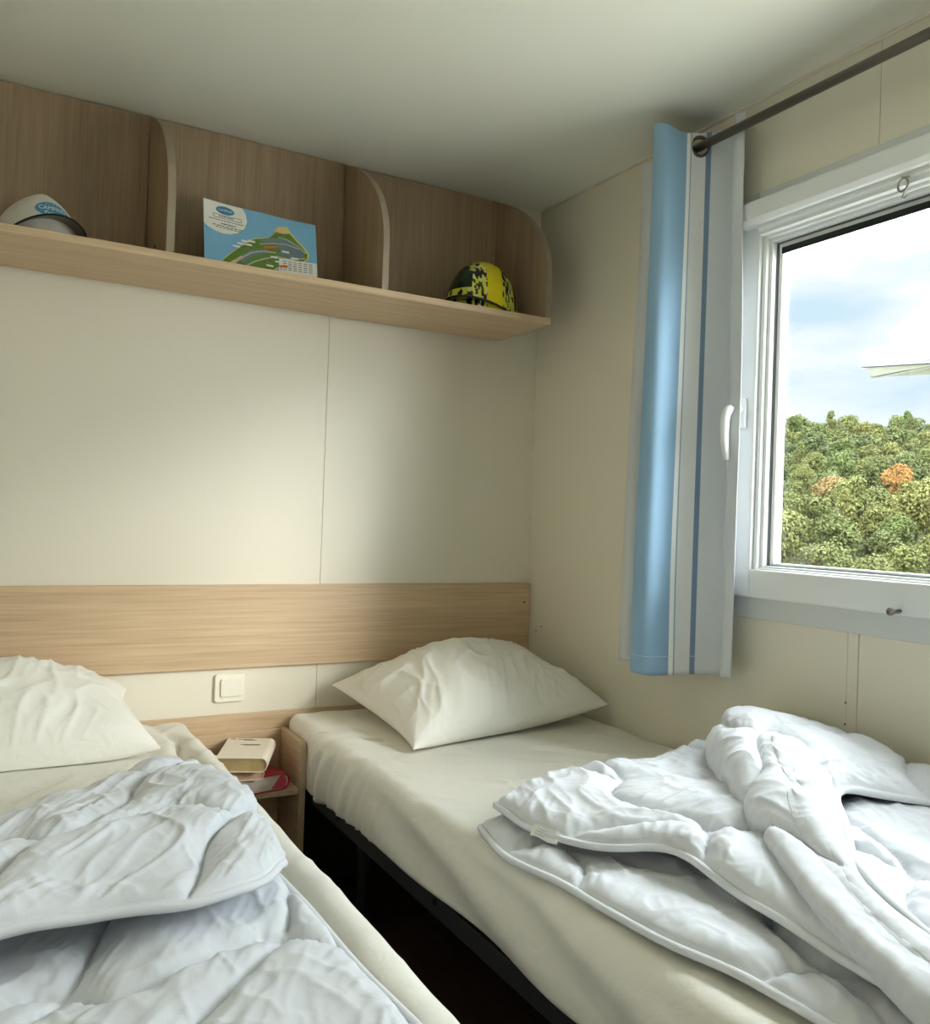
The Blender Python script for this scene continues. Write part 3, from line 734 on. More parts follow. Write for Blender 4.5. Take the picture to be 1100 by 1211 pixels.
# ------------------------------------------------------------------ pillows
def pillow(name, label, corners, nu, nv, ht, hb_, seed, walls, peak=(.5, .5), zfloor=ZT + .002, crump=1.0, pe=.60):
    """corners: back-left, back-right, front-right, front-left tips; two sheets sewn along the border"""
    a, b, c, d = [np.array(p, float) for p in corners]
    U, Vv = np.meshgrid(np.linspace(0, 1, nu), np.linspace(0, 1, nv), indexing='ij')
    U = .5 - .5 * np.cos(np.pi * (U * .8 + .1)) / math.cos(.1 * math.pi); Vv = .5 - .5 * np.cos(np.pi * (Vv * .8 + .1)) / math.cos(.1 * math.pi)
    # seams are drawn in between the tips
    u = .5 + (U - .5) * (1 - .115 * np.sin(np.pi * Vv) ** .8 * np.abs(2 * U - 1) ** 2)
    v = .5 + (Vv - .5) * (1 - .150 * np.sin(np.pi * U) ** .8 * np.abs(2 * Vv - 1) ** 2)
    uu, vv = u[..., None], v[..., None]
    mid = (1 - uu) * (1 - vv) * a + uu * (1 - vv) * b + uu * vv * c + (1 - uu) * vv * d
    su = 1 - np.abs(2 * U - 1) ** 2.3; sv = 1 - np.abs(2 * Vv - 1) ** 2.3
    pk = 1 + .18 * np.cos(np.pi * np.clip((U - peak[0]) * 1.3, -1, 1)) * np.cos(np.pi * np.clip((Vv - peak[1]) * 1.3, -1, 1))
    body = (np.clip(su, 0, 1) * np.clip(sv, 0, 1)) ** pe
    lx, ly = (u - .5) * .66, (v - .5) * .48
    wr = np.zeros_like(u)
    for q, (tu, tv, amp) in enumerate(((0, 0, .8), (1, 0, .6), (1, 1, 1.0), (0, 1, .9))):
        dx, dy = lx - (tu - .5) * .66, ly - (tv - .5) * .48
        r = np.hypot(dx, dy); th = np.arctan2(dy, dx)
        g = (1 - np.abs(vnoise(th * 7.5 + 1.5 * vnoise(r * 9, th * 2, seed + q), r * 5, seed + 20 + q))) ** 2 - .4
        wr += amp * .0020 * g * np.exp(-((r - .14) / .10) ** 2)
    # creases that run up the front face and lie criss-cross in the middle
    wx = lx + .03 * fbm(lx * 7, ly * 7, seed + 31, 2); wy = ly + .03 * fbm(lx * 7 + 9, ly * 7, seed + 37, 2)
    g1 = (1 - np.abs(vnoise(wx * 19 + wy * 4, wy * 5.5 - wx * 2, seed + 41))) ** 3
    g2 = (1 - np.abs(vnoise(wx * 10 - wy * 13, wy * 9 + wx * 9, seed + 47))) ** 3
    g3 = (1 - np.abs(vnoise(wx * 34 + wy * 16, wy * 9, seed + 53))) ** 3
    ctr = np.clip(body, 0, 1)
    wr += crump * ctr * (.0075 * g1 + .0062 * g2 + .0040 * g3 - .006 + .005 * fbm(lx * 6, ly * 6, seed + 3, 2))
    up = np.array([0, 0, 1.0])
    lump = 1 + .07 * vnoise(lx * 7, ly * 7, seed + 61)
    top = mid + (ht * body * pk * lump)[..., None] * up
    n = normals(top)
    if n[..., 2].mean() < 0: n = -n
    edge = np.clip(np.minimum(np.minimum(U, 1 - U), np.minimum(Vv, 1 - Vv)) / .03, 0, 1)
    top = top + n * (wr * edge)[..., None]
    # gathered seam
    bot = mid - (hb_ * body)[..., None] * up
    for P_ in (top, bot):
        P_[..., 2] = np.maximum(P_[..., 2], zfloor)
        P_[..., 0] = np.clip(P_[..., 0], walls[0], walls[1]); P_[..., 1] = np.minimum(P_[..., 1], walls[2])
    N = nu * nv
    V = np.concatenate([top.reshape(-1, 3), bot.reshape(-1, 3)])
    F = np.concatenate([grid_faces(nu, nv), grid_faces(nu, nv, N, True)])
    remap = np.arange(2 * N).reshape(2, nu, nv)
    for sl in ((0, slice(None)), (-1, slice(None)), (slice(None), 0), (slice(None), -1)):
        remap[1][sl] = remap[0][sl]
    F = remap.ravel()[F]
    used = np.unique(F); inv = -np.ones(2 * N, int); inv[used] = np.arange(len(used))
    o = mesh_obj(name, V[used], inv[F], 'pillow', None, smooth=True)
    return tag(o, label, 'pillow', 'bed pillows')
pillow('pillow', 'plump cream pillow on the bed beside the window',
       [(-0.700, -0.050, 0.572), (-0.050, -0.045, 0.600), (-0.030, -0.480, 0.553), (-0.676, -0.550, 0.507)], 170, 130, 0.128, 0.07, 3, (-2, -0.012, -0.021), peak=(.55, .42), zfloor=ZT + .004, pe=.50, crump=1.25)
pillow('pillow', 'cream pillow on the left hand bed against the headboard',
       [(-1.890, -0.040, 0.590), (-1.250, -0.045, 0.592), (-1.222, -0.385, 0.524), (-1.900, -0.410, 0.507)], 170, 120, 0.120, 0.07, 9, (-1.92, 0, -0.021), peak=(.5, .40), pe=.44, crump=1.05, zfloor=ZT + .006)

# ------------------------------------------------------------------ duvets
def hem_tube(name, top_edge, parent, r=0.0062):
    return tube(name, top_edge, r, 'piping', parent, 8)

def resample(mid, n, m):
    N, Mm = mid.shape[:2]
    P = curve(np.arange(N), mid, np.linspace(0, N - 1, n))
    return np.swapaxes(curve(np.arange(Mm), np.swapaxes(P, 0, 1), np.linspace(0, Mm - 1, m)), 0, 1)

def layer(parent, name, mid, L, ph, seed, hmax, edge=(1, 1, 1, 1), down=0.012, hems=()):
    mid = resample(mid, int(mid.shape[0] * 1.9), int(mid.shape[1] * 1.9))
    A = np.concatenate([np.zeros((1, mid.shape[1])), np.cumsum(np.linalg.norm(np.diff(mid, axis=0), axis=2), 0)])
    B = np.concatenate([np.zeros((mid.shape[0], 1)), np.cumsum(np.linalg.norm(np.diff(mid, axis=1), axis=2), 1)], 1)
    top, n0 = quilt(mid, A, B, L, ph, seed, hmax, *edge)
    V, F = sheet_mesh(top, mid, n0, down)
    o = mesh_obj(name, V, F, 'duvet', parent, smooth=True)
    for h in hems:
        e = {'u0': mid[0], 'u1': mid[-1], 'v0': mid[:, 0], 'v1': mid[:, -1]}[h]
        nn = {'u0': n0[0], 'u1': n0[-1], 'v0': n0[:, 0], 'v1': n0[:, -1]}[h]
        hem_tube('piping', e + nn * 0.0005, parent)
    return o, top

def coons(fu0, fu1, fv0, fv1, n, m):
    """surface from four border curves: u0(v), u1(v) run along v; v0(u), v1(u) run along u"""
    u = np.linspace(0, 1, n)[:, None, None]; v = np.linspace(0, 1, m)[None, :, None]
    a = fu0(np.linspace(0, 1, m))[None]; b = fu1(np.linspace(0, 1, m))[None]
    c = fv0(np.linspace(0, 1, n))[:, None]; d = fv1(np.linspace(0, 1, n))[:, None]
    P00, P01, P10, P11 = a[0, 0], a[0, -1], b[0, 0], b[0, -1]
    return (1 - u) * a + u * b + (1 - v) * c + v * d - ((1 - u) * (1 - v) * P00 + (1 - u) * v * P01 + u * (1 - v) * P10 + u * v * P11)

def poly(pts):
    P = np.array(pts, float); s = np.concatenate([[0], np.cumsum(np.linalg.norm(np.diff(P, axis=0), axis=1))]); s /= s[-1]
    return lambda t: curve(s, P, np.asarray(t))

# --- duvet on the right hand bed: two halves with their hems on the left, a corner turned back on top
dr = tag(empty('duvet', (-0.42, -1.45, ZT)), 'white quilted duvet folded in half on the bed beside the window', 'duvet', 'quilted duvets')
low = coons(poly([(-0.797, -1.075, .512), (-0.818, -1.20, .507), (-0.797, -1.31, .507), (-0.790, -1.43, .508), (-0.779, -1.55, .510), (-0.760, -1.63, .512), (-0.752, -1.72, .512), (-0.75, -1.90, .512)]),
            poly([(-0.03, -0.99, .516), (-0.03, -1.45, .516), (-0.03, -1.90, .516)]),
            poly([(-0.797, -1.075, .512), (-0.60, -1.045, .518), (-0.35, -1.02, .518), (-0.03, -0.99, .516)]),
            poly([(-0.75, -1.90, .512), (-0.03, -1.90, .516)]), 118, 132)
layer(dr, 'lower_half', low, 0.30, 0.4, 101, 0.024, hems=('u0', 'v0'), down=0.006)
upp = coons(poly([(-0.775, -1.088, .548), (-0.768, -1.215, .549), (-0.712, -1.35, .556), (-0.668, -1.415, .566), (-0.668, -1.52, .560), (-0.676, -1.64, .556), (-0.684, -1.74, .556), (-0.70, -1.90, .556)]),
            poly([(-0.03, -0.995, .56), (-0.03, -1.45, .57), (-0.03, -1.90, .57)]),
            poly([(-0.775, -1.088, .548), (-0.636, -1.040, .562), (-0.507, -1.032, .566), (-0.39, -1.036, .566), (-0.244, -1.00, .574), (-0.03, -0.995, .566)]),
            poly([(-0.70, -1.90, .556), (-0.03, -1.90, .57)]), 118, 132)
ug = np.linspace(0, 1, 118)[:, None]; vg = np.linspace(0, 1, 132)[None]
upp[..., 2] += 0.020 * np.sin(np.pi * np.clip(ug * 1.3, 0, 1)) * np.sin(np.pi * np.clip(vg * 1.1 + .06, 0, 1)) + 0.006 * fbm(ug * 5 + vg * 0, vg * 5 + ug * 0, 8, 2)
layer(dr, 'upper_half', upp, 0.32, 1.1, 102, 0.024, hems=('u0', 'v0'), down=0.008)
# turned back corner
ts = [0, .22, .45, .66, .84, 1]
foldL = [(-0.715, -1.88, .565), (-0.640, -1.68, .585), (-0.515, -1.455, .600), (-0.385, -1.265, .610), (-0.245, -1.10, .615), (-0.06, -1.01, .60)]
hemR = [(-0.655, -1.89, .590), (-0.580, -1.695, .606), (-0.462, -1.565, .622), (-0.338, -1.468, .628), (-0.20, -1.505, .604), (-0.045, -1.60, .588)]
high = [0.003, 0.012, 0.034, 0.058, 0.066, 0.045]
nS, nT = 74, 128
tt = np.linspace(0, 1, nT)
FL = curve(ts, foldL, tt); HR = curve(ts, hemR, tt); HH = np.interp(tt, ts, high)
s = np.linspace(0, 1, nS)[:, None]
flap = np.zeros((nS, nT, 3))
bow = np.sqrt(np.clip(1 - (1 - np.clip(s / .30, 0, 1)) ** 2, 0, 1))        # quick rounded rise at the fold
drop = 1 - 0.85 * sstep(.45, 1.0, s)
for k in range(3):
    flap[..., k] = FL[None, :, k] * (1 - s) + HR[None, :, k] * s
flap[..., 2] += HH[None] * bow * drop
# fold side starts underneath and bulges outwards
out = HR[:, :2] - FL[:, :2]; out /= np.linalg.norm(out, axis=1)[:, None]
flap[..., 0] -= out[None, :, 0] * 0.018 * np.sin(np.pi * np.clip(s / .3, 0, 1)); flap[..., 1] -= out[None, :, 1] * 0.018 * np.sin(np.pi * np.clip(s / .3, 0, 1))
flap[..., 2] += -0.025 * (1 - np.clip(s / .1, 0, 1)) + 0.006 * fbm(s * 4 + 0 * tt[None], tt[None] * 6 + 0 * s, 19, 2)
layer(dr, 'turned_back_corner', flap, 0.34, 2.2, 103, 0.024, hems=('u1',), down=0.006)
# care label sewn into the hem
tg = np.array([(-0.765, -1.205, .5535), (-0.738, -1.292, .5545)])
tv = []
for k in range(7):
    p = tg[0] + (tg[1] - tg[0]) * k / 6 * .62 + np.array([0, 0, 0])
    tv += [p + np.array([-.006, 0, .004 + .001 * math.sin(k * 1.7)]), p + np.array([-.016, -.004, -.012 + .002 * math.sin(k * 1.1)])]
ff = [[2 * k, 2 * k + 1, 2 * k + 3, 2 * k + 2] for k in range(6)]
tagp = mesh_obj('care_label', tv, ff, 'tag', dr)
sm = tagp.modifiers.new('thickness', 'SOLIDIFY'); sm.thickness = 0.0008
for k in range(3):
    q0 = (np.array(tv[2]) * (1 - .25 * (k + 1)) + np.array(tv[3]) * .25 * (k + 1)); q1 = (np.array(tv[6]) * (1 - .25 * (k + 1)) + np.array(tv[7]) * .25 * (k + 1))
    tube('label_print', [q0 + np.array([-.0008, 0, .0004]), q1 + np.array([-.0008, 0, .0004])], 0.00035, 'tag_ink', tagp, 4)

# --- duvet on the left hand bed
dl = tag(empty('duvet', (-1.55, -1.35, ZT)), 'white quilted duvet folded down on the left hand bed', 'duvet', 'quilted duvets')
low2 = coons(poly([(-1.900, -1.12, .522), (-1.60, -0.99, .522), (-1.40, -0.82, .522), (-1.245, -0.68, .520)]),
             poly([(-1.900, -1.92, .522), (-1.60, -1.92, .522), (-1.40, -1.92, .522), (-1.160, -1.92, .520)]),
             poly([(-1.900, -1.12, .522), (-1.900, -1.92, .522)]),
             poly([(-1.245, -0.68, .518), (-1.200, -1.00, .518), (-1.182, -1.25, .518), (-1.178, -1.45, .518), (-1.166, -1.60, .518), (-1.160, -1.92, .520)]), 140, 108)
low2[..., 2] += 0.010 * fbm(np.linspace(0, 4, 140)[:, None] + np.zeros((1, 108)), np.linspace(0, 3, 108)[None] + np.zeros((140, 1)), 33, 2) * np.sin(np.pi * np.linspace(0, 1, 108))[None]
layer(dl, 'lower_part', low2, 0.33, 0.9, 104, 0.024, hems=('v1',), down=0.004)
foldB = poly([(-1.905, -1.13, .520), (-1.60, -0.985, .530), (-1.42, -0.835, .530), (-1.250, -0.650, .525)])
hemF = poly([(-1.905, -1.40, .578), (-1.70, -1.372, .578), (-1.56, -1.348, .576), (-1.45, -1.336, .574), (-1.35, -1.338, .572), (-1.25, -1.290, .568), (-1.205, -1.225, .560)])
nS, nT = 104, 118
tt = np.linspace(0, 1, nT); s = np.linspace(0, 1, nS)[:, None]
FB = foldB(tt); HF = hemF(tt)
flp = np.zeros((nS, nT, 3))
for k in range(3):
    flp[..., k] = FB[None, :, k] * (1 - s) + HF[None, :, k] * s
rise = np.sqrt(np.clip(1 - (1 - np.clip(s / .09, 0, 1)) ** 2, 0, 1))
edgef = np.clip((1 - tt) / .10, 0, 1)[None]; edgef = np.sqrt(np.clip(1 - (1 - edgef) ** 2, 0, 1)) * .55 + .45
flp[..., 2] += 0.048 * rise * edgef * (1 - .75 * sstep(.55, 1.0, s)) - .012 * (1 - np.clip(s / .05, 0, 1))
flp[..., 0] += 0.030 * np.sin(np.pi * s) * (tt[None] ** 2) + 0.012 * np.exp(-((s - .22) / .16) ** 2) * (tt[None] ** 3)
flp[..., 2] += 0.007 * fbm(s * 4 + 0 * tt[None], tt[None] * 5 + 0 * s, 29, 2)
layer(dl, 'folded_down_part', flp, 0.32, 0.25, 105, 0.024, hems=('u1', 'v1'), down=0.008)

# ------------------------------------------------------------------ curtain rod and curtain
ROD = (-0.078, 1.998)
rod = tag(empty('curtain_rod', (-0.04, -1.45, ROD[1] - .02)), 'brushed metal curtain rod above the window', 'curtain rod')
tube('pole', [(ROD[0], -0.668, ROD[1]), (ROD[0], -2.70, ROD[1])], 0.0105, 'rod', rod, 20)
tube('pole_joint', [(ROD[0], -0.662, ROD[1]), (ROD[0], -0.672, ROD[1])], 0.014, 'rod', rod, 16)
tube('pole_joint', [(ROD[0], -2.69, ROD[1]), (ROD[0], -2.715, ROD[1])], 0.014, 'rod', rod, 16)
for y in (-0.722, -2.64):
    br = tube('bracket', [(-0.001, y, ROD[1]), (ROD[0] + .008, y, ROD[1])], 0.006, 'rod', rod, 10)
    tube('wall_plate', [(-0.0005, y, ROD[1]), (-0.006, y, ROD[1])], 0.02, 'rod', rod, 16)

cur = tag(empty('curtain', (-0.08, -0.75, 0.70)), 'blue and pale grey striped eyelet curtain bunched beside the window', 'curtain')
topP = [(-0.058, -0.945), (-0.060, -0.915), (-0.020, -0.885), (-0.040, -0.845), (-0.074, -0.818), (-0.116, -0.806), (-0.176, -0.798), (-0.188, -0.770), (-0.140, -0.735), (-0.066, -0.705), (-0.046, -0.668), (-0.054, -0.634), (-0.064, -0.606), (-0.060, -0.580), (-0.044, -0.566), (-0.030, -0.556)]
botP = [(-0.064, -0.955), (-0.064, -0.925), (-0.026, -0.892), (-0.044, -0.852), (-0.078, -0.820), (-0.120, -0.804), (-0.182, -0.792), (-0.194, -0.760), (-0.142, -0.722), (-0.070, -0.692), (-0.052, -0.655), (-0.064, -0.620), (-0.084, -0.596), (-0.078, -0.568), (-0.056, -0.552), (-0.035, -0.545)]
tp = np.concatenate([[0], np.cumsum(np.linalg.norm(np.diff(np.array(topP), axis=0), axis=1))])
NU, NV = 200, 150
uu = np.linspace(0, tp[-1], NU)
CT = curve(tp, topP, uu); CB = curve(tp, botP, uu)
zz = np.concatenate([np.linspace(2.034, 1.965, 30), np.linspace(1.965, 0.705, NV - 29)[1:]])
f = sstep(0, 1, (2.034 - zz) / 1.33)[None, :, None]
XY = CT[:, None] * (1 - f) + CB[:, None] * f
XY = XY + 0.0045 * np.stack([vnoise(uu[:, None] * 22 + 0 * zz[None], zz[None] * 2.2 + 0 * uu[:, None], 91), vnoise(uu[:, None] * 18 + 0 * zz[None], zz[None] * 2.0 + 0 * uu[:, None], 92)], -1)
Zc = np.repeat(zz[None], NU, 0).copy()
Zc += (0.006 * np.sin(uu * 21 + .6) + 0.004 * np.sin(uu * 47))[:, None] * np.exp(-(2.03 - zz) / .05)[None]
Zc += (0.007 * np.sin(uu * 17 + 1.0))[:, None] * np.exp(-(zz - .705) / .06)[None]
CP = np.concatenate([XY, Zc[..., None]], -1)
# stitched hem: tiny step 45 mm above the bottom
UV = np.stack([np.repeat(uu[:, None], NV, 1), np.repeat(zz[None], NU, 0)], -1)
crossings = [k for k in range(4, NU - 5) if (CP[k, 14, 0] - ROD[0]) * (CP[k + 1, 14, 0] - ROD[0]) < 0]
V = CP.reshape(-1, 3); GF = grid_faces(NU, NV)
fc = V[GF].mean(1)
for k in crossings:                                    # punched eyelet holes
    hc = np.array([ROD[0], CP[k, 14, 1], ROD[1]])
    keep = ~((np.linalg.norm(fc - hc, axis=1) < 0.0225)); GF = GF[keep]; fc = fc[keep]
fab = mesh_obj('fabric', V, GF, 'curtain', cur, smooth=True, uv=UV.reshape(-1, 2))
smod = fab.modifiers.new('thickness', 'SOLIDIFY'); smod.thickness = 0.0016
jh = int(np.argmin(np.abs(zz - 0.752)))
nrm = normals(CP)
if (nrm[NU // 3, jh] @ (CAM - CP[NU // 3, jh])) < 0: nrm = -nrm
tube('hem_stitch', CP[:, jh] + nrm[:, jh] * 0.0012, 0.0007, 'curtain', fab, 5)
for k in crossings:
    p = np.array([ROD[0], CP[k, 14, 1], ROD[1]]); tng = CP[k + 4, 14] - CP[k - 3, 14]; tng[2] = 0; tng /= np.linalg.norm(tng)
    pts = [p + 0.0235 * (math.cos(a) * tng + math.sin(a) * np.array([0, 0, 1.0])) for a in ang]
    tube('eyelet', pts, 0.0045, 'dark_steel', cur, 8, True)

# ------------------------------------------------------------------ text helper
def text_geo(body, size):
    cu = bpy.data.curves.new('lettering', 'FONT'); cu.body = body; cu.size = size; cu.align_x = 'CENTER'; cu.align_y = 'CENTER'
    cu.resolution_u = 3
    ob = bpy.data.objects.new('lettering', cu); COL.objects.link(ob)
    dg = bpy.context.evaluated_depsgraph_get(); me = ob.evaluated_get(dg).to_mesh()
    v = [tuple(p.co) for p in me.vertices]; f = [list(p.vertices) for p in me.polygons]
    ob.evaluated_get(dg).to_mesh_clear(); bpy.data.objects.remove(ob); bpy.data.curves.remove(cu)
    return v, f

# ------------------------------------------------------------------ campsite map leaning on the shelf
MW, MH = 0.290, 0.212
mp_root = tag(empty('campsite_map', (-0.980, -0.14, SZ1)), 'printed campsite map sheet standing upright in the middle shelf compartment', 'map')
def map_pt(u, v, lift=0.0):
    """u,v in metres on the sheet -> world; the sheet leans back and curls a little"""
    x = u - MW / 2
    bend = 0.020 * (x / (MW / 2)) ** 2 - 0.012 * (v / MH) * (x / (MW / 2))
    y = -0.165 + 0.035 * (v / MH) ** 1.15 - bend - 0.02 * (x / (MW / 2))
    z = SZ1 + .0008 + v * 0.935 - 0.004 * (x / (MW / 2)) - 0.010 * max(0, x / (MW / 2)) * (v / MH)
    return np.array([-0.978 + x * 0.985 - 0.006 * (v / MH) * (1 if x < 0 else -.4), y - lift, z])
def map_grid():
    n, m = 30, 20
    P = np.array([[map_pt(MW * i / (n - 1), MH * j / (m - 1)) for j in range(m)] for i in range(n)])
    V = np.concatenate([P.reshape(-1, 3), (P + np.array([0, .0004, 0])).reshape(-1, 3)])
    F = np.concatenate([grid_faces(n, m), grid_faces(n, m, n * m, True)])
    return V, F
V, F = map_grid(); mesh_obj('sheet', V, F, 'lake', mp_root, smooth=True)
def map_shape(name, pts, mat, lift, sub=3):
    """flat print shape laid on the sheet, triangulated finely enough to follow its curl"""
    bm = bmesh.new(); vs = [bm.verts.new((p[0] * MW, p[1] * MH, 0)) for p in pts]
    bm.faces.new(vs); bmesh.ops.triangulate(bm, faces=bm.faces[:])
    for _ in range(sub): 
        long = [e for e in bm.edges if e.calc_length() > 0.022]
        if not long: break
        bmesh.ops.subdivide_edges(bm, edges=long, cuts=1); bmesh.ops.triangulate(bm, faces=bm.faces[:])
    v, f = from_bm(bm); v = [map_pt(p[0], p[1], lift) for p in v]
    return mesh_obj(name, v, f, mat, mp_root)
def ell(cx, cy, rx, ry, n=28, rot=0.0, a0=0, a1=360):
    return [(cx + rx * math.cos(t) * math.cos(rot) - ry * math.sin(t) * math.sin(rot), cy + rx * math.cos(t) * math.sin(rot) + ry * math.sin(t) * math.cos(rot)) for t in np.radians(np.linspace(a0, a1, n, endpoint=(a1 - a0) < 360))]
def rect(x0, y0, x1, y1): return [(x0, y0), (x1, y0), (x1, y1), (x0, y1)]
map_shape('white_bubble', [(0.0, .995), (.36, .995), (.39, .93), (.40, .82), (.375, .72), (.32, .645), (.25, .60), (.18, .585), (.10, .60), (.04, .63), (0.0, .67)], 'paper', .0006)
map_shape('logo_oval', ell(.20, .90, .085, .055), 'logo', .0010)
v, f = text_geo('CAMPING', .0085); mesh_obj('lettering', [map_pt(.20 * MW + p[0], .90 * MH + p[1], .0014) for p in v], f, 'paper', mp_root)
map_shape('address_box', rect(.09, .785, .35, .835), 'ink', .0010); map_shape('address_field', rect(.094, .791, .346, .829), 'paper', .0012)
for k, (a, b, y) in enumerate(((.14, .28, .806), (.05, .37, .752), (.16, .30, .708), (.08, .36, .678), (.11, .34, .655))):
    n = 7 if k != 1 else 12
    for q in range(n):
        w0 = a + (b - a) * q / n
        map_shape('print_word', rect(w0, y, w0 + (b - a) / n * (.62 + .3 * random.random()), y + (.014 if k in (0, 2) else .010)), 'ink', .0014, 1)
shore = [(.10, .10), (.14, .20), (.22, .32), (.30, .43), (.36, .52), (.44, .60), (.52, .645), (.58, .68), (.62, .74), (.68, .86), (.74, .88), (.78, .80), (.84, .70), (.90, .61), (.935, .53), (.93, .46), (.88, .39), (.80, .36), (.74, .33), (.66, .26), (.60, .19), (.54, .10), (.46, .02), (.20, .0), (.13, .02)]
cx_, cy_ = .55, .45
map_shape('shore_band', shore, 'isle_rim', .0006)
map_shape('woodland', [(cx_ + (x - cx_) * .955, cy_ + (y - cy_) * .945) for x, y in shore], 'isle', .0010)
map_shape('beach', [(.62, .77), (.66, .86), (.72, .87), (.77, .79), (.70, .765)], 'sand', .0014)
map_shape('pitch_area', [(.50, .60), (.58, .665), (.76, .70), (.86, .61), (.90, .52), (.86, .45), (.76, .43), (.66, .46), (.68, .55)], 'pitch', .0014)
map_shape('pitch_area', [(.30, .30), (.42, .44), (.54, .49), (.62, .47), (.52, .42), (.42, .34), (.34, .24)], 'pitch', .0014)
def strip(ptsx, w):
    P = np.array(ptsx); t = np.gradient(P, axis=0); t /= np.linalg.norm(t, axis=1)[:, None]; nn = np.stack([-t[:, 1], t[:, 0]], 1) * w
    return [tuple(p) for p in P + nn] + [tuple(p) for p in (P - nn)[::-1]]
for pts, w in (([(.16, .04), (.24, .18), (.33, .30), (.42, .40), (.53, .46), (.64, .47)], .009), ([(.24, .03), (.33, .16), (.43, .27), (.54, .36), (.64, .42), (.78, .41), (.90, .46)], .009), ([(.50, .55), (.62, .60), (.74, .62), (.85, .58)], .007), ([(.66, .70), (.74, .69), (.84, .62), (.905, .53)], .007)):
    map_shape('lane', strip(pts, w), 'road', .0018)
map_shape('sand_lane', strip([(.14, .09), (.20, .16), (.27, .24), (.35, .33)], .016), 'sand', .0018)
map_shape('orange_row', [(.52, .53), (.64, .565), (.66, .545), (.54, .505)], 'orange_print', .0022)
map_shape('orange_row', [(.66, .30), (.74, .315), (.74, .28), (.67, .27)], 'orange_print', .0022)
for x, y in ((.33, .50), (.37, .545), (.40, .505), (.43, .56), (.29, .45), (.66, .345), (.58, .27), (.45, .16), (.80, .43), (.74, .395), (.72, .505), (.62, .40), (.14, .065)):
    map_shape('place_sign', rect(x - .03, y - .012, x + .035, y + .014), 'paper', .0024, 2)
map_shape('key_panel', rect(.665, .05, .995, .405), 'paper', .0012)
for k in range(5):
    for q in range(6):
        x = .70 + q * .045
        map_shape('print_word', rect(x, .368 - k * .030, x + .032, .377 - k * .030), 'ink', .0014, 1)
for k in range(2):
    map_shape('key_dot', rect(.675, .285 - k * .045, .69, .307 - k * .045), 'orange_print', .0014, 1)

# ------------------------------------------------------------------ white cap with blue oval badge
capr = tag(empty('cap', (-1.505, -0.17, SZ1)), 'white cap with a blue oval camping badge on the left end of the shelf', 'cap')
def dome(cx, cy, z0, rx, ry, h, rot, n=40, m=16, pw=2.4, front=0.0, pq=None):
    P = np.zeros((m, n, 3))
    for i in range(m):
        t = i / (m - 1)
        rr = (1 - t ** pw) ** (1 / (pq or pw)) if t < 1 else 0
        for k in range(n):
            a = 2 * math.pi * k / n
            x, y = rx * rr * math.cos(a), ry * rr * math.sin(a)
            z = h * t
            # stiff, tall front panel
            x += front * 0.02 * max(0, math.cos(a)) * t
            P[i, k] = (cx + x * math.cos(rot) - y * math.sin(rot), cy + x * math.sin(rot) + y * math.cos(rot), z0 + z)
    return P
def wrap_faces(m, n):
    F = []
    for i in range(m - 1):
        for k in range(n): F.append([i * n + k, i * n + (k + 1) % n, (i + 1) * n + (k + 1) % n, (i + 1) * n + k])
    return F
CR = math.radians(-76)                       # direction the cap faces
P = dome(-1.500, -0.135, SZ1 + .001, 0.114, .094, .128, CR, pw=2.1, front=1.0, pq=1.35)
# flatten the crown into a ridge, as in a foam front cap
mesh_obj('crown', P.reshape(-1, 3), wrap_faces(16, 40), 'cap_white', capr, smooth=True)
def brim(parent, cx, cy, z0, rx, ry, rot, length, arch, th, mat_top, mat_under, mat_edge, tilt=0.0, nseg=28, nl=9, half=66):
    T = np.zeros((nl, nseg, 3))
    for i in range(nl):
        q = i / (nl - 1)
        for k in range(nseg):
            a = math.radians(-half + 2 * half * k / (nseg - 1))
            reach = length * math.cos(a * 90 / half * .98) ** .55 * q if abs(a) < math.radians(half) else 0
            x = rx * math.cos(a) + reach; y = ry * math.sin(a) * (1 + .06 * q)
            z = arch * (math.cos(a * 90 / half) ** .9 if abs(a * 90 / half) < math.pi / 2 else 0) - tilt * reach
            T[i, k] = (cx + x * math.cos(rot) - y * math.sin(rot), cy + x * math.sin(rot) + y * math.cos(rot), z0 + z)
    top = T + np.array([0, 0, th]); n = nl * nseg
    mesh_obj('brim_top', top.reshape(-1, 3), grid_faces(nl, nseg), mat_top, parent, smooth=True)
    u = mesh_obj('brim_underside', T.reshape(-1, 3), grid_faces(nl, nseg), mat_under, parent, smooth=True)
    tube('brim_binding', T[-1] + np.array([0, 0, th / 2]), th * .75, mat_edge, parent, 6)
brim(capr, -1.500, -0.135, SZ1 + .002, .114, .094, CR, .055, .045, .003, 'cap_white', 'cap_under', 'cap_black', tilt=0.10)
def on_dome(P, u, v, lift=0.0008):
    """u angle, v height fraction on the dome grid -> point"""
    m, n = P.shape[:2]
    a = (math.degrees(u) % 360) / 360 * n; i = min(max(v, 0), .999) * (m - 1)
    k0 = int(a) % n; k1 = (k0 + 1) % n; i0 = int(i); fa = a - int(a); fi = i - i0
    p = (P[i0, k0] * (1 - fa) + P[i0, k1] * fa) * (1 - fi) + (P[i0 + 1, k0] * (1 - fa) + P[i0 + 1, k1] * fa) * fi
    c = np.array([P[..., 0].mean(), P[..., 1].mean(), P[0, 0, 2]]); d = p - c; d /= np.linalg.norm(d)
    return p + d * lift
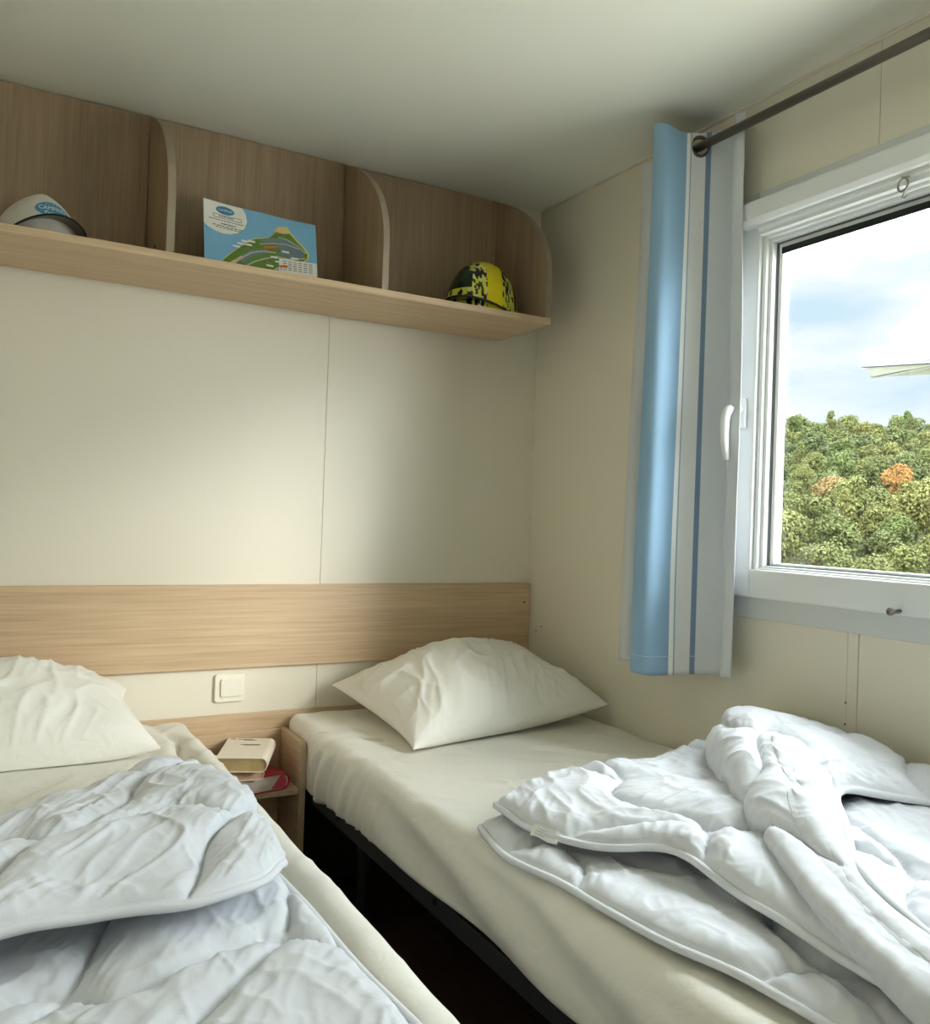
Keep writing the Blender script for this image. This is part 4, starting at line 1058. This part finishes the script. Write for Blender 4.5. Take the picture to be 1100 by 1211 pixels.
def dome_patch(parent, name, P, shape2d, u0, v0, su, sv, mat, lift):
    bm = bmesh.new(); vs = [bm.verts.new((p[0], p[1], 0)) for p in shape2d]; bm.faces.new(vs); bmesh.ops.triangulate(bm, faces=bm.faces[:])
    for _ in range(3):
        bmesh.ops.subdivide_edges(bm, edges=[e for e in bm.edges if e.calc_length() > .25], cuts=1); bmesh.ops.triangulate(bm, faces=bm.faces[:])
    v, f = from_bm(bm)
    return mesh_obj(name, [on_dome(P, u0 + p[0] * su, v0 + p[1] * sv, lift) for p in v], f, mat, parent)
badge = dome_patch(capr, 'badge', P, ell(0, 0, 1, 1, 36), 0.02, .56, .50, .155, 'logo', .0010)
v, f = text_geo('CAMPING', 1.0)
mesh_obj('lettering', [on_dome(P, 0.02 + p[0] * .185, .57 + p[1] * .12, .0018) for p in v], f, 'paper', capr)
v, f = text_geo('Parvans', 1.0)
mesh_obj('lettering', [on_dome(P, 0.02 + p[0] * .155, .475 + p[1] * .085, .0018) for p in v], f, 'paper', capr)
for k in range(4):
    st = [(math.cos(math.radians(90 + 36 * q)) * (1 if q % 2 == 0 else .45), math.sin(math.radians(90 + 36 * q)) * (1 if q % 2 == 0 else .45)) for q in range(10)]
    dome_patch(capr, 'star', P, st, -.16 + k * .12, .655 + (.012 if k in (1, 2) else 0), .028, .016, 'paper', .0018)

# ------------------------------------------------------------------ patterned helmet with a dark peak
hr = tag(empty('helmet', (-0.315, -0.19, SZ1)), 'yellow, black and green patterned helmet with a dark peak on the shelf end', 'helmet')
HROT = math.radians(-145)
P = dome(-0.326, -0.190, SZ1 + .001, 0.124, .104, .162, HROT, n=56, m=22, pw=2.15)
m_, n_ = P.shape[:2]
def shell_part(name, test, mat, lift=0.0):
    F = [q for q in wrap_faces(m_, n_)]
    keep = []
    for q in F:
        i = q[0] // n_; k = q[0] % n_
        if test(i / (m_ - 1), 360 * (k + .5) / n_): keep.append(q)
    used = sorted({i for q in keep for i in q}); mp_ = {o_: i for i, o_ in enumerate(used)}
    V = P.reshape(-1, 3)[used]
    return mesh_obj(name, V, [[mp_[i] for i in q] for q in keep], mat, hr, smooth=True)
# stripe of plain yellow over the crown, seen from the side facing the room
cz = P[0, 0, 2]
cen = np.array([-0.320, -0.190])
def zone(i, a):
    k = int(a / 360 * n_); p = P[int(round(i * (m_ - 1))), k % n_]
    d = p[:2] - cen
    lat = d @ np.array([0.906, -0.423])
    if -0.006 < lat < 0.042: return 'yellow'
    if lat < -0.052 and 0.38 < i < .78: return 'green'
    return 'camo'
shell_part('yellow_band', lambda i, a: zone(i, a) == 'yellow', 'helm_yellow')
shell_part('camo_shell', lambda i, a: zone(i, a) == 'camo', 'helm_camo')
shell_part('green_panel', lambda i, a: zone(i, a) == 'green', 'helm_green')
brim(hr, -0.320, -0.190, SZ1 + .004, .118, .100, HROT, .050, .020, .004, 'helm_dark', 'helm_dark', 'helm_dark', tilt=0.0)

# ================================================================== OUTSIDE
ground = struct(box('ground', 0.12, 15, -30, 30, -1.9, -0.6, 'gravel'))
# hillside: rises away from the window
HC = np.array([CAM[0], CAM[1]])
def hill_z(r, az):
    slope = 0.186 + 0.014 * math.sin((az - .62) * 3.0 + 1.0)
    if r < 45: return -0.9 - 6.2 * (r - 12) / 33
    return -7.1 + (r - 45) * slope
nr_, na_ = 48, 60
HV = []
for i in range(nr_):
    r = 12 + i * 3.2
    for k in range(na_):
        az = math.radians(-40 + 140 * k / (na_ - 1))
        HV.append((HC[0] + r * math.cos(az), HC[1] + r * math.sin(az), hill_z(r, az)))
HF = grid_faces(nr_, na_)
hill = struct(mesh_obj('hillside', HV, HF, 'hill', None, smooth=True))

def crown_mesh(seed, h, rx, nb, nl, conif=False):
    r = np.random.default_rng(seed)
    V, F = [], []
    blobs = []
    for k in range(nb):
        if conif:
            t = r.random(); rad = rx * (1 - t) * .9 + .25; a = r.random() * 6.283
            blobs.append((np.array([rad * .55 * math.cos(a), rad * .55 * math.sin(a), h * (.18 + .8 * t)]), rad * .55 + .25))
        else:
            t = r.random() ** .8; a = r.random() * 6.283; rr = rx * (.25 + .55 * r.random()) * math.sqrt(max(.05, 1 - (2 * t - .9) ** 2 * .85))
            blobs.append((np.array([rr * math.cos(a), rr * math.sin(a), h * (.30 + .60 * t)]), rx * (.28 + .22 * r.random())))
    per = nl // nb
    for c, br in blobs:
        d = r.normal(size=(per, 3)); d /= np.linalg.norm(d, axis=1)[:, None]; d[:, 2] = np.where(d[:, 2] < -.45, -d[:, 2], d[:, 2])
        pos = c + d * br * (0.72 + .34 * r.random((per, 1))) * np.array([1, 1, .85])
        nrm_ = d + r.normal(size=(per, 3)) * .55; nrm_ /= np.linalg.norm(nrm_, axis=1)[:, None]
        t1 = np.cross(nrm_, r.normal(size=(per, 3))); t1 /= np.linalg.norm(t1, axis=1)[:, None]; t2 = np.cross(nrm_, t1)
        sz = (.09 + .15 * r.random((per, 1))) * (1 if not conif else .8)
        k0 = len(V)
        q = np.stack([pos - t1 * sz, pos - t2 * sz * .7 + nrm_ * sz * .15, pos + t1 * sz, pos + t2 * sz * .7 + nrm_ * sz * .15], 1).reshape(-1, 3)
        V += q.tolist(); F += [[k0 + 4 * i, k0 + 4 * i + 1, k0 + 4 * i + 2, k0 + 4 * i + 3] for i in range(per)]
    me = bpy.data.meshes.new('crown'); me.from_pydata(V, [], F); me.update(); return me
def trunk_mesh(seed, h):
    r = np.random.default_rng(seed); g = [tube_geo([(0, 0, -1.0), (.05, .03, h * .35), (.0, .08, h * .8)], [.2, .15, .05], 6)]
    for k in range(5):
        a = r.random() * 6.28; z = h * (.35 + .4 * r.random()); ln = h * .25
        g.append(tube_geo([(0, 0, z), (ln * .5 * math.cos(a), ln * .5 * math.sin(a), z + ln * .4), (ln * math.cos(a), ln * math.sin(a), z + ln * .8)], [.07, .05, .02], 4))
    v, f = merge(*g); me = bpy.data.meshes.new('trunk'); me.from_pydata([tuple(p) for p in v], [], f); me.update(); me.materials.append(M['bark']); return me
protos = []
for k in range(7):
    conif = k in (5,)
    h = (8.2, 9.0, 7.2, 8.6, 7.6, 9.6, 8.0)[k]; rx = (2.9, 3.1, 3.3, 2.6, 3.5, 2.2, 3.0)[k]
    protos.append((crown_mesh(200 + k, h, rx, 34 if not conif else 34, 6800, conif), trunk_mesh(300 + k, h), h))
crown_by = {}
def plant(x, y, z, k, sc, rz, mat, label, group):
    c0, t0, h = protos[k]
    key = (k, mat)
    if key not in crown_by:
        c = c0.copy(); c.materials.clear(); c.materials.append(M[mat]); crown_by[key] = c
    e = empty('tree', (x, y, z)); e.rotation_euler = (0, 0, rz); e.scale = (sc, sc, sc)
    tag(e, label, 'tree', group)
    for nm, me in (('crown', crown_by[key]), ('trunk', t0)):
        o = bpy.data.objects.new(nm, me); COL.objects.link(o); o.parent = e
r2 = random.Random(5)
n_t = 0; put = []
for az, r, mat, k, sc, lab in ((37.9, 86, 'leaf_gold', 2, .50, 'pale orange autumn tree low on the wooded hillside outside'),
                               (34.2, 90, 'leaf_orange', 0, .52, 'bright orange autumn tree on the wooded hillside outside')):
    a = math.radians(az)
    put.append((HC[0] + r * math.cos(a), HC[1] + r * math.sin(a), 2.2)); put.append((HC[0] + (r - 6) * math.cos(a), HC[1] + (r - 5) * math.sin(a), .8))
    plant(HC[0] + r * math.cos(a), HC[1] + r * math.sin(a), hill_z(r, a) + 1.5, k, sc, 1.0, mat, lab, None)

for _ in range(20000):
    az = math.radians(r2.uniform(22, 53)); rad = math.sqrt(r2.uniform(58 ** 2, 150 ** 2))
    k = r2.choice((0, 1, 2, 3, 4, 6, 0, 2, 4, 1, 6, 5)); sc = r2.uniform(.50, .80)
    own = (2.9, 3.1, 3.3, 2.6, 3.5, 2.9, 3.0)[k] * sc
    x = HC[0] + rad * math.cos(az); y = HC[1] + rad * math.sin(az)
    if any((x - q[0]) ** 2 + (y - q[1]) ** 2 < (1.02 * (own + q[2])) ** 2 for q in put): continue
    put.append((x, y, own))
    lab = 'green and olive leafy tree on the wooded hillside outside' if k != 5 else 'slim dark conifer on the wooded hillside outside'
    plant(x, y, hill_z(rad, az), k, sc, r2.random() * 6.28, 'leaf', lab, 'leafy trees on the hillside' if k != 5 else 'conifers on the hillside')
    n_t += 1
    if n_t >= 280: break
print('trees', n_t)
# pale canopy of a terrace nearby
can = tag(empty('parasol', (6.08, 2.10, -0.6)), 'pale parasol canopy seen outside through the window', 'parasol')
cc = np.array([6.10, 2.08]); vdir = np.array([.84, .54]); sdir = np.array([.54, -.84])
def cpt(s, d, z): return tuple(np.append(cc + sdir * s + vdir * d, z))
hw = 0.92
zc, ze = 2.70, 2.585
apex = cpt(0, 0, zc)
cor = [cpt(-hw * 1.04, -.22, ze), cpt(hw, -.30, ze), cpt(hw, .30, ze - .01), cpt(-hw * .98, .26, ze - .01)]
def panel_geo(a, b, ap, n=8):
    a, b, ap = np.array(a), np.array(b), np.array(ap); V, F = [], []
    P = np.zeros((n, n, 3))
    for i in range(n):
        for j in range(n):
            t = j / (n - 1); q = i / (n - 1)
            e = a * (1 - t) + b * t; e = e + (ap - e) * .05 * math.sin(math.pi * t)
            p = e * (1 - q) + ap * q; p[2] -= .03 * math.sin(math.pi * q) * math.sin(math.pi * t); P[i, j] = p
    V = np.concatenate([P.reshape(-1, 3), P.reshape(-1, 3) - np.array([0, 0, .006])]); return V, np.concatenate([grid_faces(n, n), grid_faces(n, n, n * n, True)])
for k in range(4):
    v, f = panel_geo(cor[k], cor[(k + 1) % 4], apex)
    mesh_obj('canopy_panel', v, f, 'canvas', can, smooth=True)
    V, F = v[64:] - np.array([0, 0, .004]), grid_faces(8, 8)
    mesh_obj('canopy_lining', V, F, 'canvas_under', can, smooth=True)
    tube('rib', [np.array(apex) - np.array([0, 0, .03]), np.array(cor[k]) - np.array([0, 0, .02])], .012, 'white_metal', can, 6)
tube('pole', [cpt(0, 0, -.6), cpt(0, 0, zc + .06)], .024, 'white_metal', can, 10)
tube('hub', [cpt(0, 0, 2.28), cpt(0, 0, 2.50)], [.05, .11], 'white_metal', can, 12)
tube('finial', [cpt(0, 0, zc + .04), cpt(0, 0, zc + .12)], [.03, .012], 'white_metal', can, 8)
g = merge(box_geo(cc[0] - .3, cc[0] + .3, cc[1] - .3, cc[1] + .3, -.6, -.53, .01)); mesh_obj('base_slab', g[0], g[1], 'gravel', can)
